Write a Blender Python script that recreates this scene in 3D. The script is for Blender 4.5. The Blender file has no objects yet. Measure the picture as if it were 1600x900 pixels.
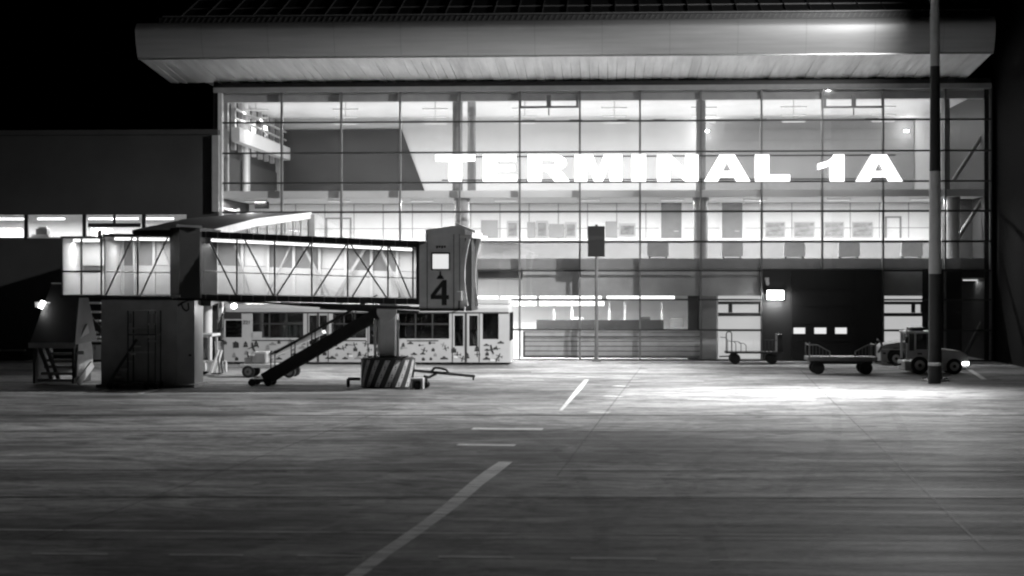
import bpy, bmesh, math, random
from mathutils import Vector, Matrix

random.seed(7)
R = math.radians
C = bpy.context.scene.collection
SC = bpy.context.scene

# ------------------------------------------------------------------ camera
FPX, CX, HY, CAMH, YAW = 2800.0, 800.0, 440.0, 3.9, R(3.2)
cam_d = bpy.data.cameras.new('camera')
cam = bpy.data.objects.new('camera', cam_d)
C.objects.link(cam)
cam.location = (0, 0, CAMH)
cam.rotation_euler = (R(90), 0, YAW)
cam_d.sensor_width = 36.0
cam_d.lens = 36.0 * FPX / 1600.0
cam_d.shift_y = -(450.0 - HY) / 1600.0
cam_d.clip_start = 0.1
cam_d.clip_end = 3000
SC.camera = cam
cam_d.dof.use_dof = True                         # a fast lens wide open at night
cam_d.dof.focus_distance = 80
cam_d.dof.aperture_fstop = 1.4

# ------------------------------------------------------------------ night sky
w = bpy.data.worlds.new('World')
SC.world = w
w.use_nodes = True
nt = w.node_tree
bg = nt.nodes['Background']
sky = nt.nodes.new('ShaderNodeTexSky')
sky.sky_type = 'NISHITA'
sky.sun_disc = False
sky.sun_elevation = R(-6)
sky.sun_rotation = R(200)
bw = nt.nodes.new('ShaderNodeRGBToBW')
nt.links.new(sky.outputs[0], bw.inputs[0])
nt.links.new(bw.outputs[0], bg.inputs[0])
bg.inputs[1].default_value = 0.05

moon = bpy.data.lights.new('moon', 'SUN')
moon.energy = 0.002
moon.angle = R(0.5)
mo = bpy.data.objects.new('moon', moon)
C.objects.link(mo)
mo.rotation_euler = (R(50), 0, R(-20))

SC.view_settings.view_transform = 'Standard'
SC.view_settings.look = 'None'
SC.view_settings.gamma = 1.0
SC.view_settings.exposure = 0.0
SC.view_settings.use_curve_mapping = False
SC.cycles.use_denoising = True
SC.cycles.transparent_max_bounces = 24
SC.cycles.max_bounces = 7
SC.cycles.diffuse_bounces = 4
SC.cycles.sample_clamp_indirect = 4.0
SC.cycles.filter_width = 2.2

# lamp strengths (watts) of the lamps built further down, added ceiling fill included
BUS_W, POOL_W = 44000, 36000
MAST_W, FACADE_W, HALL_W, GATE_W, LOBBY_W, BRIDGE_W, LEFT_W = 22000, 4300, 300, 1750, 620, 68, 450

# ------------------------------------------------------------------ pixel -> metres
FWD = Vector((-math.sin(YAW), math.cos(YAW), 0))
RGT = Vector((math.cos(YAW), math.sin(YAW), 0))
CAM = Vector((0, 0, CAMH))


def ray(px, py):
    return FWD * FPX + RGT * (px - CX) + Vector((0, 0, 1)) * (HY - py)


def at(px, py, Y):
    d = ray(px, py)
    return CAM + d * (Y / d.y)


def gnd(px, py):
    d = ray(px, py)
    return CAM + d * (-CAMH / d.z)


def X(px, Y):
    return at(px, 450, Y).x


def Z(py, Y, px=800):
    return at(px, py, Y).z


# ------------------------------------------------------------------ materials
def gmat(name, v, rough=0.6, metal=0.0, var=0.18, scale=2.0, stretch=(1, 1, 1), bump=0.0, spec=0.5):
    m = bpy.data.materials.new(name)
    m.use_nodes = True
    n = m.node_tree
    b = n.nodes['Principled BSDF']
    b.inputs['Roughness'].default_value = rough
    b.inputs['Metallic'].default_value = metal
    b.inputs['Specular IOR Level'].default_value = spec
    tc = n.nodes.new('ShaderNodeTexCoord')
    mp = n.nodes.new('ShaderNodeMapping')
    mp.inputs['Scale'].default_value = stretch
    no = n.nodes.new('ShaderNodeTexNoise')
    no.inputs['Scale'].default_value = scale
    no.inputs['Detail'].default_value = 6
    no.inputs['Roughness'].default_value = 0.6
    cr = n.nodes.new('ShaderNodeValToRGB')
    lo, hi = max(0, v * (1 - var)), min(1, v * (1 + var))
    cr.color_ramp.elements[0].position = 0.3
    cr.color_ramp.elements[1].position = 0.7
    cr.color_ramp.elements[0].color = (lo, lo, lo, 1)
    cr.color_ramp.elements[1].color = (hi, hi, hi, 1)
    n.links.new(tc.outputs['Object'], mp.inputs[0])
    n.links.new(mp.outputs[0], no.inputs['Vector'])
    n.links.new(no.outputs['Fac'], cr.inputs[0])
    n.links.new(cr.outputs[0], b.inputs['Base Color'])
    if bump:
        bm = n.nodes.new('ShaderNodeBump')
        bm.inputs['Strength'].default_value = bump
        bm.inputs['Distance'].default_value = 0.05
        n.links.new(no.outputs['Fac'], bm.inputs['Height'])
        n.links.new(bm.outputs[0], b.inputs['Normal'])
    return m


def emat(name, s, v=1.0, base=0.8):
    m = bpy.data.materials.new(name)
    m.use_nodes = True
    b = m.node_tree.nodes['Principled BSDF']
    b.inputs['Base Color'].default_value = (base, base, base, 1)
    b.inputs['Emission Color'].default_value = (v, v, v, 1)
    b.inputs['Emission Strength'].default_value = s
    return m


def glass(name, tint=0.95, refl=0.06, rough=0.02, spot=0.0):
    m = bpy.data.materials.new(name)
    m.use_nodes = True
    n = m.node_tree
    n.nodes.remove(n.nodes['Principled BSDF'])
    out = n.nodes['Material Output']
    t = n.nodes.new('ShaderNodeBsdfTransparent')
    t.inputs[0].default_value = (tint, tint, tint, 1)
    g = n.nodes.new('ShaderNodeBsdfGlossy')
    g.inputs['Roughness'].default_value = rough
    g.inputs['Color'].default_value = (0.9, 0.9, 0.9, 1)
    mx = n.nodes.new('ShaderNodeMixShader')
    mx.inputs[0].default_value = refl
    n.links.new(t.outputs[0], mx.inputs[1])
    n.links.new(g.outputs[0], mx.inputs[2])
    res = mx.outputs[0]
    if spot:                                    # dust and streaks on the pane
        d = n.nodes.new('ShaderNodeBsdfDiffuse')
        d.inputs[0].default_value = (0.5, 0.5, 0.5, 1)
        tc = n.nodes.new('ShaderNodeTexCoord')
        no = n.nodes.new('ShaderNodeTexNoise')
        no.inputs['Scale'].default_value = 0.7
        no.inputs['Detail'].default_value = 5
        mu = n.nodes.new('ShaderNodeMath')
        mu.operation = 'MULTIPLY'
        mu.inputs[1].default_value = spot
        m2 = n.nodes.new('ShaderNodeMixShader')
        n.links.new(tc.outputs['Object'], no.inputs['Vector'])
        n.links.new(no.outputs['Fac'], mu.inputs[0])
        n.links.new(mu.outputs[0], m2.inputs[0])
        n.links.new(res, m2.inputs[1])
        n.links.new(d.outputs[0], m2.inputs[2])
        res = m2.outputs[0]
    n.links.new(res, out.inputs[0])
    return m


def apron_mat():
    m = bpy.data.materials.new('apron_concrete')
    m.use_nodes = True
    n = m.node_tree
    L = n.links.new
    b = n.nodes['Principled BSDF']
    tc = n.nodes.new('ShaderNodeTexCoord')

    def noise(sx, sy, scale, detail, rough=0.6, dist=0.0):
        mp = n.nodes.new('ShaderNodeMapping')
        mp.inputs['Scale'].default_value = (sx, sy, 1)
        no = n.nodes.new('ShaderNodeTexNoise')
        no.inputs['Scale'].default_value = scale
        no.inputs['Detail'].default_value = detail
        no.inputs['Roughness'].default_value = rough
        no.inputs['Distortion'].default_value = dist
        L(tc.outputs['Object'], mp.inputs[0])
        L(mp.outputs[0], no.inputs['Vector'])
        return no.outputs['Fac']

    def ramp(src, p0, v0, p1, v1):
        r = n.nodes.new('ShaderNodeMapRange')
        r.inputs['From Min'].default_value = p0
        r.inputs['From Max'].default_value = p1
        r.inputs['To Min'].default_value = v0
        r.inputs['To Max'].default_value = v1
        L(src, r.inputs['Value'])
        return r.outputs[0]

    def mul(a, c):
        mm = n.nodes.new('ShaderNodeMath')
        mm.operation = 'MULTIPLY'
        for i, s in enumerate((a, c)):
            if isinstance(s, (int, float)):
                mm.inputs[i].default_value = s
            else:
                L(s, mm.inputs[i])
        return mm.outputs[0]
    # tyre streaks run along the facade, worn patches are broad
    streak = ramp(noise(0.16, 1.7, 1.0, 8, 0.7, 0.7), 0.34, 0.7, 0.66, 1.26)
    fine = ramp(noise(1.3, 6.0, 1.0, 8, 0.78), 0.3, 0.72, 0.7, 1.26)
    patch = ramp(noise(0.07, 0.13, 1.0, 5, 0.6, 0.8), 0.36, 0.42, 0.62, 1.3)
    blotch = ramp(noise(0.42, 0.85, 1.0, 10, 0.76, 1.6), 0.36, 0.42, 0.62, 1.42)
    grain = ramp(noise(5, 9, 1.0, 6, 0.8), 0.3, 0.68, 0.7, 1.34)
    stain = ramp(noise(0.8, 1.3, 1.0, 6, 0.7, 0.6), 0.30, 0.4, 0.42, 1.0)
    v = mul(mul(mul(mul(mul(mul(streak, fine), patch), blotch), grain), stain), 0.29)
    co = n.nodes.new('ShaderNodeCombineColor')
    for i in range(3):
        L(v, co.inputs[i])
    L(co.outputs[0], b.inputs['Base Color'])
    L(ramp(noise(0.08, 1.2, 1.0, 5), 0.35, 0.7, 0.7, 0.92), b.inputs['Roughness'])
    b.inputs['Specular IOR Level'].default_value = 0.12
    bp = n.nodes.new('ShaderNodeBump')
    bp.inputs['Strength'].default_value = 0.25
    bp.inputs['Distance'].default_value = 0.02
    L(noise(1, 1, 9.0, 6), bp.inputs['Height'])
    L(bp.outputs[0], b.inputs['Normal'])
    return m


def worn(name, v, lo, hi):
    """Road paint that has flaked away in places."""
    m = gmat(name, v, 0.7, var=.3, scale=1.6, stretch=(0.6, 3, 1), spec=.2)
    n = m.node_tree
    b = n.nodes['Principled BSDF']
    tc = n.nodes.new('ShaderNodeTexCoord')
    mp = n.nodes.new('ShaderNodeMapping')
    mp.inputs['Scale'].default_value = (1.1, 5.0, 1)
    no = n.nodes.new('ShaderNodeTexNoise')
    no.inputs['Scale'].default_value = 1.0
    no.inputs['Detail'].default_value = 9
    no.inputs['Roughness'].default_value = .78
    r_ = n.nodes.new('ShaderNodeMapRange')
    r_.inputs['From Min'].default_value = lo
    r_.inputs['From Max'].default_value = hi
    n.links.new(tc.outputs['Object'], mp.inputs[0])
    n.links.new(mp.outputs[0], no.inputs['Vector'])
    n.links.new(no.outputs['Fac'], r_.inputs['Value'])
    n.links.new(r_.outputs[0], b.inputs['Alpha'])
    return m


M = dict(
    apron=apron_mat(),
    line=worn('worn_white_line_paint', 0.85, .28, .52),
    faintline=worn('worn_faint_line_paint', 0.7, .38, .62),
    joint=worn('dark_joint_sealant', 0.05, .30, .62),
    tyremark=worn('tyre_rubber_smear', 0.09, .45, 1.15),
    softjoint=worn('faded_joint_sealant', 0.11, .38, .7),
    tar=gmat('patched_asphalt', 0.16, 0.7, var=0.3, scale=0.6, stretch=(0.3, 3, 1)),
    white=gmat('white_wall_paint', 0.80, 0.55, var=0.05, scale=0.6),
    ceil=gmat('ceiling_tiles', 0.74, 0.7, var=0.06, scale=0.5),
    lightgrey=gmat('light_grey_paint', 0.5, 0.5, var=0.1),
    midgrey=gmat('mid_grey_panel', 0.26, 0.55, var=0.12),
    spandrel=gmat('grey_spandrel_panel', 0.42, 0.4, var=0.18, scale=0.8),
    darkpanel=gmat('dark_grey_wall_cladding', 0.038, 0.5, var=0.22, scale=0.35, stretch=(1, 1, 0.5)),
    greypanel=gmat('grey_wall_cladding', 0.32, 0.45, var=0.14, scale=0.3),
    dark=gmat('dark_cladding', 0.011, 0.55, var=0.35, scale=0.7),
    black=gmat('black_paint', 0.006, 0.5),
    dark_block=gmat('dark_block_black', 0.003, 0.9, spec=0.1),  # kept almost black for the added block at the right end
    roofing=gmat('dark_standing_seam_roofing', 0.05, 0.6, var=0.3, scale=0.4),
    seam=gmat('roof_seam_metal', 0.14, 0.5),
    fascia=gmat('brushed_metal_fascia', 0.42, 0.5, metal=0.25, var=0.10, scale=1.0, stretch=(0.3, 1, 6)),
    soffit=gmat('streaked_soffit_sheet', 0.85, 0.4, metal=0.15, var=0.22, scale=1.0, stretch=(2.4, 0.18, 1)),
    gutter=gmat('perforated_gutter', 0.08, 0.5),
    steel=gmat('dark_steel', 0.035, 0.45, metal=0.3),
    frame=gmat('dark_aluminium_frame', 0.03, 0.45),
    fin=gmat('grey_glass_fin', 0.13, 0.4),
    column=gmat('grey_round_column', 0.30, 0.5, var=0.08),
    alu=gmat('bare_aluminium', 0.5, 0.38, metal=0.7, var=0.12, scale=4),
    bridge=gmat('bridge_dark_paint', 0.038, 0.5, var=0.2, scale=1.2),
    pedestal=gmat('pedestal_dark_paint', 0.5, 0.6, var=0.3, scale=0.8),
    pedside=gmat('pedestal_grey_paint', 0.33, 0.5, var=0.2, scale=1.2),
    cab=gmat('bridge_cab_grey_paint', 0.75, 0.5, var=0.2, scale=1.0),
    bellows=gmat('bellows_light_rubber', 0.8, 0.6, var=0.12),
    rubber=gmat('black_rubber', 0.015, 0.75),
    buswhite=gmat('bus_white_paint', 0.5, 0.35, var=0.06, scale=1.2),
    print=gmat('bus_dark_print', 0.045, 0.4),
    vwhite=gmat('vehicle_white_paint', 0.55, 0.4, var=0.1, scale=2),
    vgrey=gmat('vehicle_grey_paint', 0.3, 0.45, var=0.16, scale=3),
    vpale=gmat('vehicle_pale_grey_paint', 0.55, 0.45, var=0.2, scale=2.5),
    galv=gmat('galvanised_steel', 0.14, 0.45, metal=0.4, var=0.2, scale=5),
    stripe_l=gmat('stripe_light_paint', 0.5, 0.55, var=0.2),
    stripe_d=gmat('stripe_dark_paint', 0.025, 0.55),
    mast_l=gmat('mast_light_band_paint', 0.5, 0.5, var=0.1),
    mast_d=gmat('mast_dark_band_paint', 0.035, 0.5, var=0.2),
    slat=gmat('grey_slats', 0.4, 0.5, var=0.15),
    cloth=gmat('dull_upholstery', 0.4, 0.8, var=0.12),
    poster=gmat('printed_poster', 0.22, 0.5, var=0.75, scale=2.2, stretch=(1, 1, 1.6)),
    picture=gmat('framed_photo_print', 0.30, 0.4, var=0.6, scale=1.6, stretch=(1, 1, 3.2)),
    blind=gmat('grey_door_leaf', 0.2, 0.6, var=0.1),
    panelwhite=gmat('translucent_white_panel', 0.72, 0.5, var=0.04),
    glass=glass('facade_glass', 0.93, 0.05, 0.02, 0.05),
    bglass=glass('bridge_glass', 0.9, 0.06, 0.05, 0.12),
    busglass=glass('tinted_bus_glass', 0.30, 0.07, 0.02, 0.0),
    vglass=glass('vehicle_glass', 0.35, 0.1, 0.02, 0.0),
    sign=emat('backlit_sign_face', 2.2),
    lamp=emat('lit_lamp_glass', 14.0),
    tube=emat('fluorescent_tube', 3.0),
    leftwall=gmat('dark_rendered_wall', 0.034, 0.7, var=0.25, scale=0.3),
    brace=gmat('grey_truss_paint', 0.16, 0.5),
    litwin=emat('lit_window', 0.8, base=0.1),
    litpanel=emat('lit_frosted_door_glass', 0.62, base=0.12),
    ceillamp=emat('ceiling_light_diffuser', 0.9),
)

# ------------------------------------------------------------------ mesh helper
ORG = {}


class MB:
    def __init__(s):
        s.v, s.f = [], []

    def add(s, vs, fs):
        k = len(s.v)
        s.v += [Vector(p) for p in vs]
        s.f += [tuple(i + k for i in f) for f in fs]
        return s

    def box(s, x0, x1, y0, y1, z0, z1):
        x0, x1 = sorted((x0, x1)); y0, y1 = sorted((y0, y1)); z0, z1 = sorted((z0, z1))
        return s.add([(x0, y0, z0), (x1, y0, z0), (x1, y1, z0), (x0, y1, z0), (x0, y0, z1), (x1, y0, z1), (x1, y1, z1), (x0, y1, z1)],
                     [(0, 3, 2, 1), (4, 5, 6, 7), (0, 1, 5, 4), (1, 2, 6, 5), (2, 3, 7, 6), (3, 0, 4, 7)])

    def prism(s, pts, y0, y1):                 # polygon in xz, extruded along y
        n = len(pts)
        a = sum(pts[i][0] * pts[(i + 1) % n][1] - pts[(i + 1) % n][0] * pts[i][1] for i in range(n))
        if a < 0:
            pts = pts[::-1]
        vs = [(x, y0, z) for x, z in pts] + [(x, y1, z) for x, z in pts]
        fs = [tuple(range(n)), tuple(range(2 * n - 1, n - 1, -1))]
        fs += [((i + 1) % n, i, i + n, (i + 1) % n + n) for i in range(n)]
        return s.add(vs, fs)

    def prism_yz(s, pts, x0, x1):              # polygon in yz, extruded along x
        n = len(pts)
        a = sum(pts[i][0] * pts[(i + 1) % n][1] - pts[(i + 1) % n][0] * pts[i][1] for i in range(n))
        if a < 0:
            pts = pts[::-1]
        vs = [(x0, y, z) for y, z in pts] + [(x1, y, z) for y, z in pts]
        fs = [tuple(range(n - 1, -1, -1)), tuple(range(n, 2 * n))]
        fs += [(i, (i + 1) % n, (i + 1) % n + n, i + n) for i in range(n)]
        return s.add(vs, fs)

    def bar(s, p, q, w_, h_):                  # rectangular bar from p to q
        p, q = Vector(p), Vector(q)
        d = (q - p).normalized()
        up = Vector((0, 0, 1)) if abs(d.z) < 0.9 else Vector((0, 1, 0))
        a = d.cross(up).normalized() * w_ / 2
        b = a.cross(d).normalized() * h_ / 2
        vs = [p - a - b, p + a - b, p + a + b, p - a + b, q - a - b, q + a - b, q + a + b, q - a + b]
        return s.add(vs, [(0, 1, 2, 3), (7, 6, 5, 4), (0, 4, 5, 1), (1, 5, 6, 2), (2, 6, 7, 3), (3, 7, 4, 0)])

    def tube(s, p, q, r, n=12, r2=None):
        p, q = Vector(p), Vector(q)
        r2 = r if r2 is None else r2
        d = (q - p).normalized()
        up = Vector((0, 0, 1)) if abs(d.z) < 0.9 else Vector((1, 0, 0))
        a = d.cross(up).normalized()
        b = a.cross(d).normalized()
        vs = []
        for c, rr in ((p, r), (q, r2)):
            for i in range(n):
                t = 2 * math.pi * i / n
                vs.append(c + (a * math.cos(t) + b * math.sin(t)) * rr)
        fs = [tuple(range(n)), tuple(range(2 * n - 1, n - 1, -1))]
        fs += [((i + 1) % n, i, i + n, (i + 1) % n + n) for i in range(n)]
        return s.add(vs, fs)

    def path(s, pts, r, n=8):
        for a, b in zip(pts, pts[1:]):
            s.tube(a, b, r, n)
        return s

    def build(s, name, mat, parent=None, bevel=0.0, smooth=False):
        o0 = ORG.get(parent.name, Vector((0, 0, 0))) if parent else Vector((0, 0, 0))
        me = bpy.data.meshes.new(name)
        me.from_pydata([p - o0 for p in s.v], [], s.f)
        me.materials.append(mat)
        bm = bmesh.new()
        bm.from_mesh(me)
        bmesh.ops.recalc_face_normals(bm, faces=bm.faces)
        bm.to_mesh(me)
        bm.free()
        if smooth:
            for p in me.polygons:
                p.use_smooth = True
            try:
                me.set_sharp_from_angle(angle=R(40))
            except Exception:
                pass
        o = bpy.data.objects.new(name, me)
        C.objects.link(o)
        if parent:
            o.parent = parent
        ORG[o.name] = o0
        if bevel:
            b = o.modifiers.new('bevel', 'BEVEL')
            b.width = bevel
            b.segments = 2
            b.limit_method = 'ANGLE'
        return o


def tag(o, label, cat, group=None):
    o['label'] = label
    o['category'] = cat
    if group:
        o['group'] = group
    return o


def thing(name, loc, label, cat, group=None):
    o = bpy.data.objects.new(name, None)
    C.objects.link(o)
    o.location = loc
    o.empty_display_size = 0.3
    ORG[o.name] = Vector(loc)
    return tag(o, label, cat, group)


def kids(o):
    return [c for c in bpy.data.objects if c.parent == o]


def copy_tree(o, parent=None):
    c = o.copy()
    C.objects.link(c)
    if parent:
        c.parent = parent
    ORG[c.name] = ORG.get(o.name, Vector((0, 0, 0)))
    for ch in kids(o):
        copy_tree(ch, c)
    return c


def structure(o):
    o['kind'] = 'structure'
    return o


def area(name, loc, sx, sy, watts, rot=(0, 0, 0), parent=None, spread=None):
    l = bpy.data.lights.new(name, 'AREA')
    l.shape = 'RECTANGLE'
    l.size, l.size_y = sx, sy
    l.energy = watts
    if spread:
        l.spread = spread
    o = bpy.data.objects.new(name, l)
    C.objects.link(o)
    if parent:
        o.parent = parent
        o.location = Vector(loc) - ORG[parent.name]
    else:
        o.location = loc
    o.rotation_euler = rot
    return o


def spot(name, loc, target, watts, cone, blend, size, parent=None):
    l = bpy.data.lights.new(name, 'SPOT')
    l.energy = watts
    l.spot_size = cone
    l.spot_blend = blend
    l.shadow_soft_size = size
    o = bpy.data.objects.new(name, l)
    C.objects.link(o)
    d = Vector(target) - Vector(loc)
    o.rotation_euler = d.to_track_quat('-Z', 'Y').to_euler()
    o.location = Vector(loc) - (ORG[parent.name] if parent else Vector((0, 0, 0)))
    if parent:
        o.parent = parent
    return o


def shape_mesh(name, splines, depth, mat, parent, place):
    """Flat outlines (with holes) -> extruded mesh; place(x, y, z) maps outline x, outline y, thickness to the world."""
    cu = bpy.data.curves.new(name, 'CURVE')
    cu.dimensions = '2D'
    cu.fill_mode = 'BOTH'
    cu.extrude = depth / 2
    for pts in splines:
        sp = cu.splines.new('POLY')
        sp.points.add(len(pts) - 1)
        for p, (x, y) in zip(sp.points, pts):
            p.co = (x, y, 0, 1)
        sp.use_cyclic_u = True
    return curve_to_mesh(cu, name, mat, parent, place)


def curve_to_mesh(cu, name, mat, parent, place):
    tmp = bpy.data.objects.new('tmp_outline', cu)
    C.objects.link(tmp)
    dg = bpy.context.evaluated_depsgraph_get()
    dg.update()
    me = bpy.data.meshes.new_from_object(tmp.evaluated_get(dg))
    bpy.data.objects.remove(tmp)
    bpy.data.curves.remove(cu)
    o0 = ORG.get(parent.name, Vector((0, 0, 0)))
    for v in me.vertices:
        v.co = Vector(place(*v.co)) - o0
    me.materials.clear()
    me.materials.append(mat)
    for p in me.polygons:
        p.use_smooth = False
        p.material_index = 0
    o = bpy.data.objects.new(name, me)
    C.objects.link(o)
    o.parent = parent
    ORG[o.name] = o0
    return o


def text_mesh(body, name, height, mat, parent, x0, Yp, z0):
    cu = bpy.data.curves.new(name, 'FONT')
    cu.body = body
    cu.size = height / 0.72
    cu.extrude = 0.006
    return curve_to_mesh(cu, name, mat, parent, lambda x, y, z: (x0 + x, Yp + z, z0 + y))


# ================================================================== the ground
D = 88.8                                        # the glass front stands in the plane y = D
g = MB().add([(-700, -60, 0), (700, -60, 0), (700, 900, 0), (-700, 900, 0)], [(0, 1, 2, 3)])
structure(g.build('apron_ground', M['apron']))


def strip(name, pts, wid, mat, z):
    """A painted line following ground points."""
    m = MB()
    P = [Vector((p.x, p.y, 0)) for p in pts]
    Lf, Rt = [], []
    for i, p in enumerate(P):
        d = (P[min(i + 1, len(P) - 1)] - P[max(i - 1, 0)]).normalized()
        nrm = Vector((-d.y, d.x, 0))
        ww = wid[i] if isinstance(wid, (list, tuple)) else wid
        Lf.append(p + nrm * ww / 2)
        Rt.append(p - nrm * ww / 2)
    n = len(P)
    vs = [(p.x, p.y, z) for p in Lf] + [(p.x, p.y, z) for p in Rt]
    m.add(vs, [(i, i + n, i + n + 1, i + 1) for i in range(n - 1)])
    return structure(m.build(name, mat))


strip('painted_guide_line', [gnd(x, y) for x, y in ((790, 722), (768, 738), (742, 758), (705, 790), (672, 815), (640, 838), (600, 865), (552, 902), (500, 945))],
      [0.30, 0.34, 0.30, 0.28, 0.25, 0.25, 0.24, 0.24, 0.24], M['line'], 0.008)
strip('painted_guide_line', [gnd(x, y) for x, y in ((917, 593), (905, 608), (893, 622), (876, 642))], [0.18, 0.22, 0.16, 0.10], M['line'], 0.008)
for (xa, ya, xb, yb, wd) in ((-100, 827, 800, 834, 0.10), (800, 834, 1300, 836, 0.06)):
    strip('painted_edge_line', [gnd(xa, ya), gnd(xb, yb)], wd, M['line'], 0.004)
for (xa, xb, y, wd) in ((50, 168, 865.5, .08), (265, 380, 867, .08), (465, 570, 868.5, .07), (685, 803, 870.5, .09), (892, 1025, 873, .09),
                        (1110, 1230, 876, .06)):
    strip('painted_lane_dash', [gnd(xa, y), gnd(xb, y + 1)], wd * 1.5, M['line'], 0.008)
for (xa, xb, y, wd) in ((715, 805, 695, .42), (738, 848, 670, .55), (720, 790, 655, .2), (1320, 1364, 762, .2), (1310, 1334, 612, .5),
                        (960, 980, 603, .4), (944, 972, 619, .4), (920, 952, 644, .4), (1075, 1160, 624, .3), (900, 945, 589, .3), (24, 50, 707, .12)):
    strip('worn_paint_mark', [gnd(xa, y), gnd(xb, y + 1)], wd, M['line'] if wd > .25 else M['faintline'], 0.008)
for (xa, xb, y, wd, mt) in ((830, 1600, 581.5, .22, 'line'), (985, 1100, 595.5, .25, 'line'), (300, 1000, 577, .3, 'faintline'), (800, 850, 594, .25, 'line')):
    strip('painted_stand_line', [gnd(xa, y), gnd(xb, y)], wd, M[mt], 0.004)
strip('painted_safety_line', [gnd(1515, 578), gnd(1538, 593)], .22, M['line'], 0.008)
for y, wd in ((649, .28), (674, .16), (735.5, .10), (777, .16), (843, .06)):
    strip('pavement_joint', [gnd(-200, y), gnd(1800, y + 1)], wd, M['joint'], 0.012)
for (xa, ya, xb, yb) in ((1003, 572, 870, 745), (1250, 578, 1540, 860), (620, 634, 60, 845)):
    strip('pavement_joint', [gnd(xa, ya), gnd(xb, yb)], .035, M['softjoint'], 0.016)
# tyre marks left by turning vehicles, in pairs
for pts in (((60, 690), (330, 672), (620, 664), (900, 668), (1250, 690)), ((420, 880), (640, 800), (830, 740), (960, 690), (1040, 650)),
            ((760, 900), (900, 800), (1010, 730), (1150, 680), (1420, 655)), ((1060, 900), (1200, 840), (1320, 760), (1360, 690), (1350, 640)),
            ((-40, 640), (300, 633), (700, 626), (1100, 628), (1500, 640)), ((600, 620), (760, 640), (920, 700), (1010, 800), (1030, 900))):
    P3 = [gnd(x, y) for x, y in pts]
    fine_ = []
    for k in range(len(P3) - 1):
        for q in range(8):
            t = q / 8
            p_0, p_1, p_2, p_3 = P3[max(k - 1, 0)], P3[k], P3[k + 1], P3[min(k + 2, len(P3) - 1)]
            fine_.append(.5 * ((2 * p_1) + (p_2 - p_0) * t + (2 * p_0 - 5 * p_1 + 4 * p_2 - p_3) * t * t + (3 * p_1 - p_0 - 3 * p_2 + p_3) * t ** 3))
    for off in (-.85, .85):
        Q = []
        for k, p in enumerate(fine_):
            d = fine_[min(k + 1, len(fine_) - 1)] - fine_[max(k - 1, 0)]
            d.z = 0
            d.normalize()
            Q.append(p + Vector((-d.y, d.x, 0)) * off)
        strip('tyre_mark', Q, .26, M['tyremark'], .002 + .0001 * off)

# ================================================================== the terminal
MUL = [345, 440, 533, 625, 718, 812, 906, 1000, 1095, 1190, 1285, 1380, 1477, 1548]
HOR = [143, 190, 238, 285, 331, 378, 423, 468, 515, 563]
XL, XR = X(345, D), X(1548, D)
T = thing('terminal_building', ((XL + XR) / 2, D, 0), 'airport terminal with a lit glass front under a wide metal canopy roof', 'building')
zt = Z(143, D)
zf2a, zf2b = Z(308, D), Z(297, D)
zf1a, zf1b = Z(421, D), Z(407, D)

# glass front, one part per bay; the transoms of a bay hang under its glass
for i in range(len(MUL) - 1):
    x0, x1 = X(MUL[i], D), X(MUL[i + 1], D)
    zb = 0.05 if MUL[i] not in (1190, 1285) else zf1a
    gl = MB().box(x0 + .03, x1 - .03, D, D + .02, zb, zt).build('glazing', M['glass'], T)
    for hy in HOR[1:-1]:
        z = Z(hy, D)
        if z > zb:
            t = .042 if hy not in (331, 378) else .05
            MB().box(x0, x1, D - .09, D - .002, z - t, z + t).build('transom', M['frame'], gl)
for i, px in enumerate(MUL):
    x = X(px, D)
    wd = .045 if i else .10
    MB().box(x - wd, x + wd, D - .06 if i else D - .2, D + .22, 0.0, zt).build('mullion', M['fin'] if i else M['lightgrey'], T)

# header, black band, soffit, rounded fascia, gutter and roof
YF = D - 6.0
zs_in, zs_out = Z(127, D), Z(88, YF)
xc0 = X(216, YF)
XC = X(1552, YF)
MB().box(X(335, D), XR, D - .25, D + .3, zt + .01, Z(135, D)).build('header_beam', M['midgrey'], T)
MB().box(X(335, D), XR, D - .10, D + .3, Z(135, D) + .005, zs_in).build('black_band', M['black'], T)
sof = MB()
ys = [YF + .25, YF + 2, YF + 4, D - .2]
nx = 90
for k in range(nx):                              # soffit sheets, slightly uneven
    xa, xb = xc0 + (XC - xc0) * k / nx, xc0 + (XC - xc0) * (k + 1) / nx
    dz = random.uniform(-.02, .02)
    dz2 = random.uniform(-.05, .05)
    sof.add([(xa, YF + .1, zs_out + .02), (xb, YF + .1, zs_out + .02), (xb - .03, D + .2, zs_in + .06 + dz2), (xa, D + .2, zs_in + .06 + dz),
             (xa, YF + .1, zs_out + .3), (xb, YF + .1, zs_out + .3), (xb - .03, D + .2, zs_in + .3), (xa, D + .2, zs_in + .3)],
            [(0, 1, 2, 3), (4, 7, 6, 5), (0, 4, 5, 1), (1, 5, 6, 2), (2, 6, 7, 3), (3, 7, 4, 0)])
sof.build('soffit', M['soffit'], T)
MB().box(xc0, XC, YF - .05, YF + .12, zs_out - .03, zs_out + .02).build('drip_edge', M['alu'], T)
zf_top = Z(34, YF)
prof = []
hh = zf_top - zs_out
for k in range(21):                              # bull-nosed fascia profile
    t = k / 20
    z = zs_out + .03 + hh * t
    if t < .8:
        y = YF - .10 - .46 * math.sin(math.pi / 2 * t / .8)
    else:
        y = YF - .56 + 2.6 * (t - .8) ** 1.35
    prof.append((y, z))
fpts = list(prof)
prof += [(YF + 1.2, zf_top + .1), (YF + 1.2, zs_out + .35), (YF + .12, zs_out + .35)]
MB().prism_yz(prof, xc0, XC).build('fascia', M['fascia'], T, smooth=True)
k = 0
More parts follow.
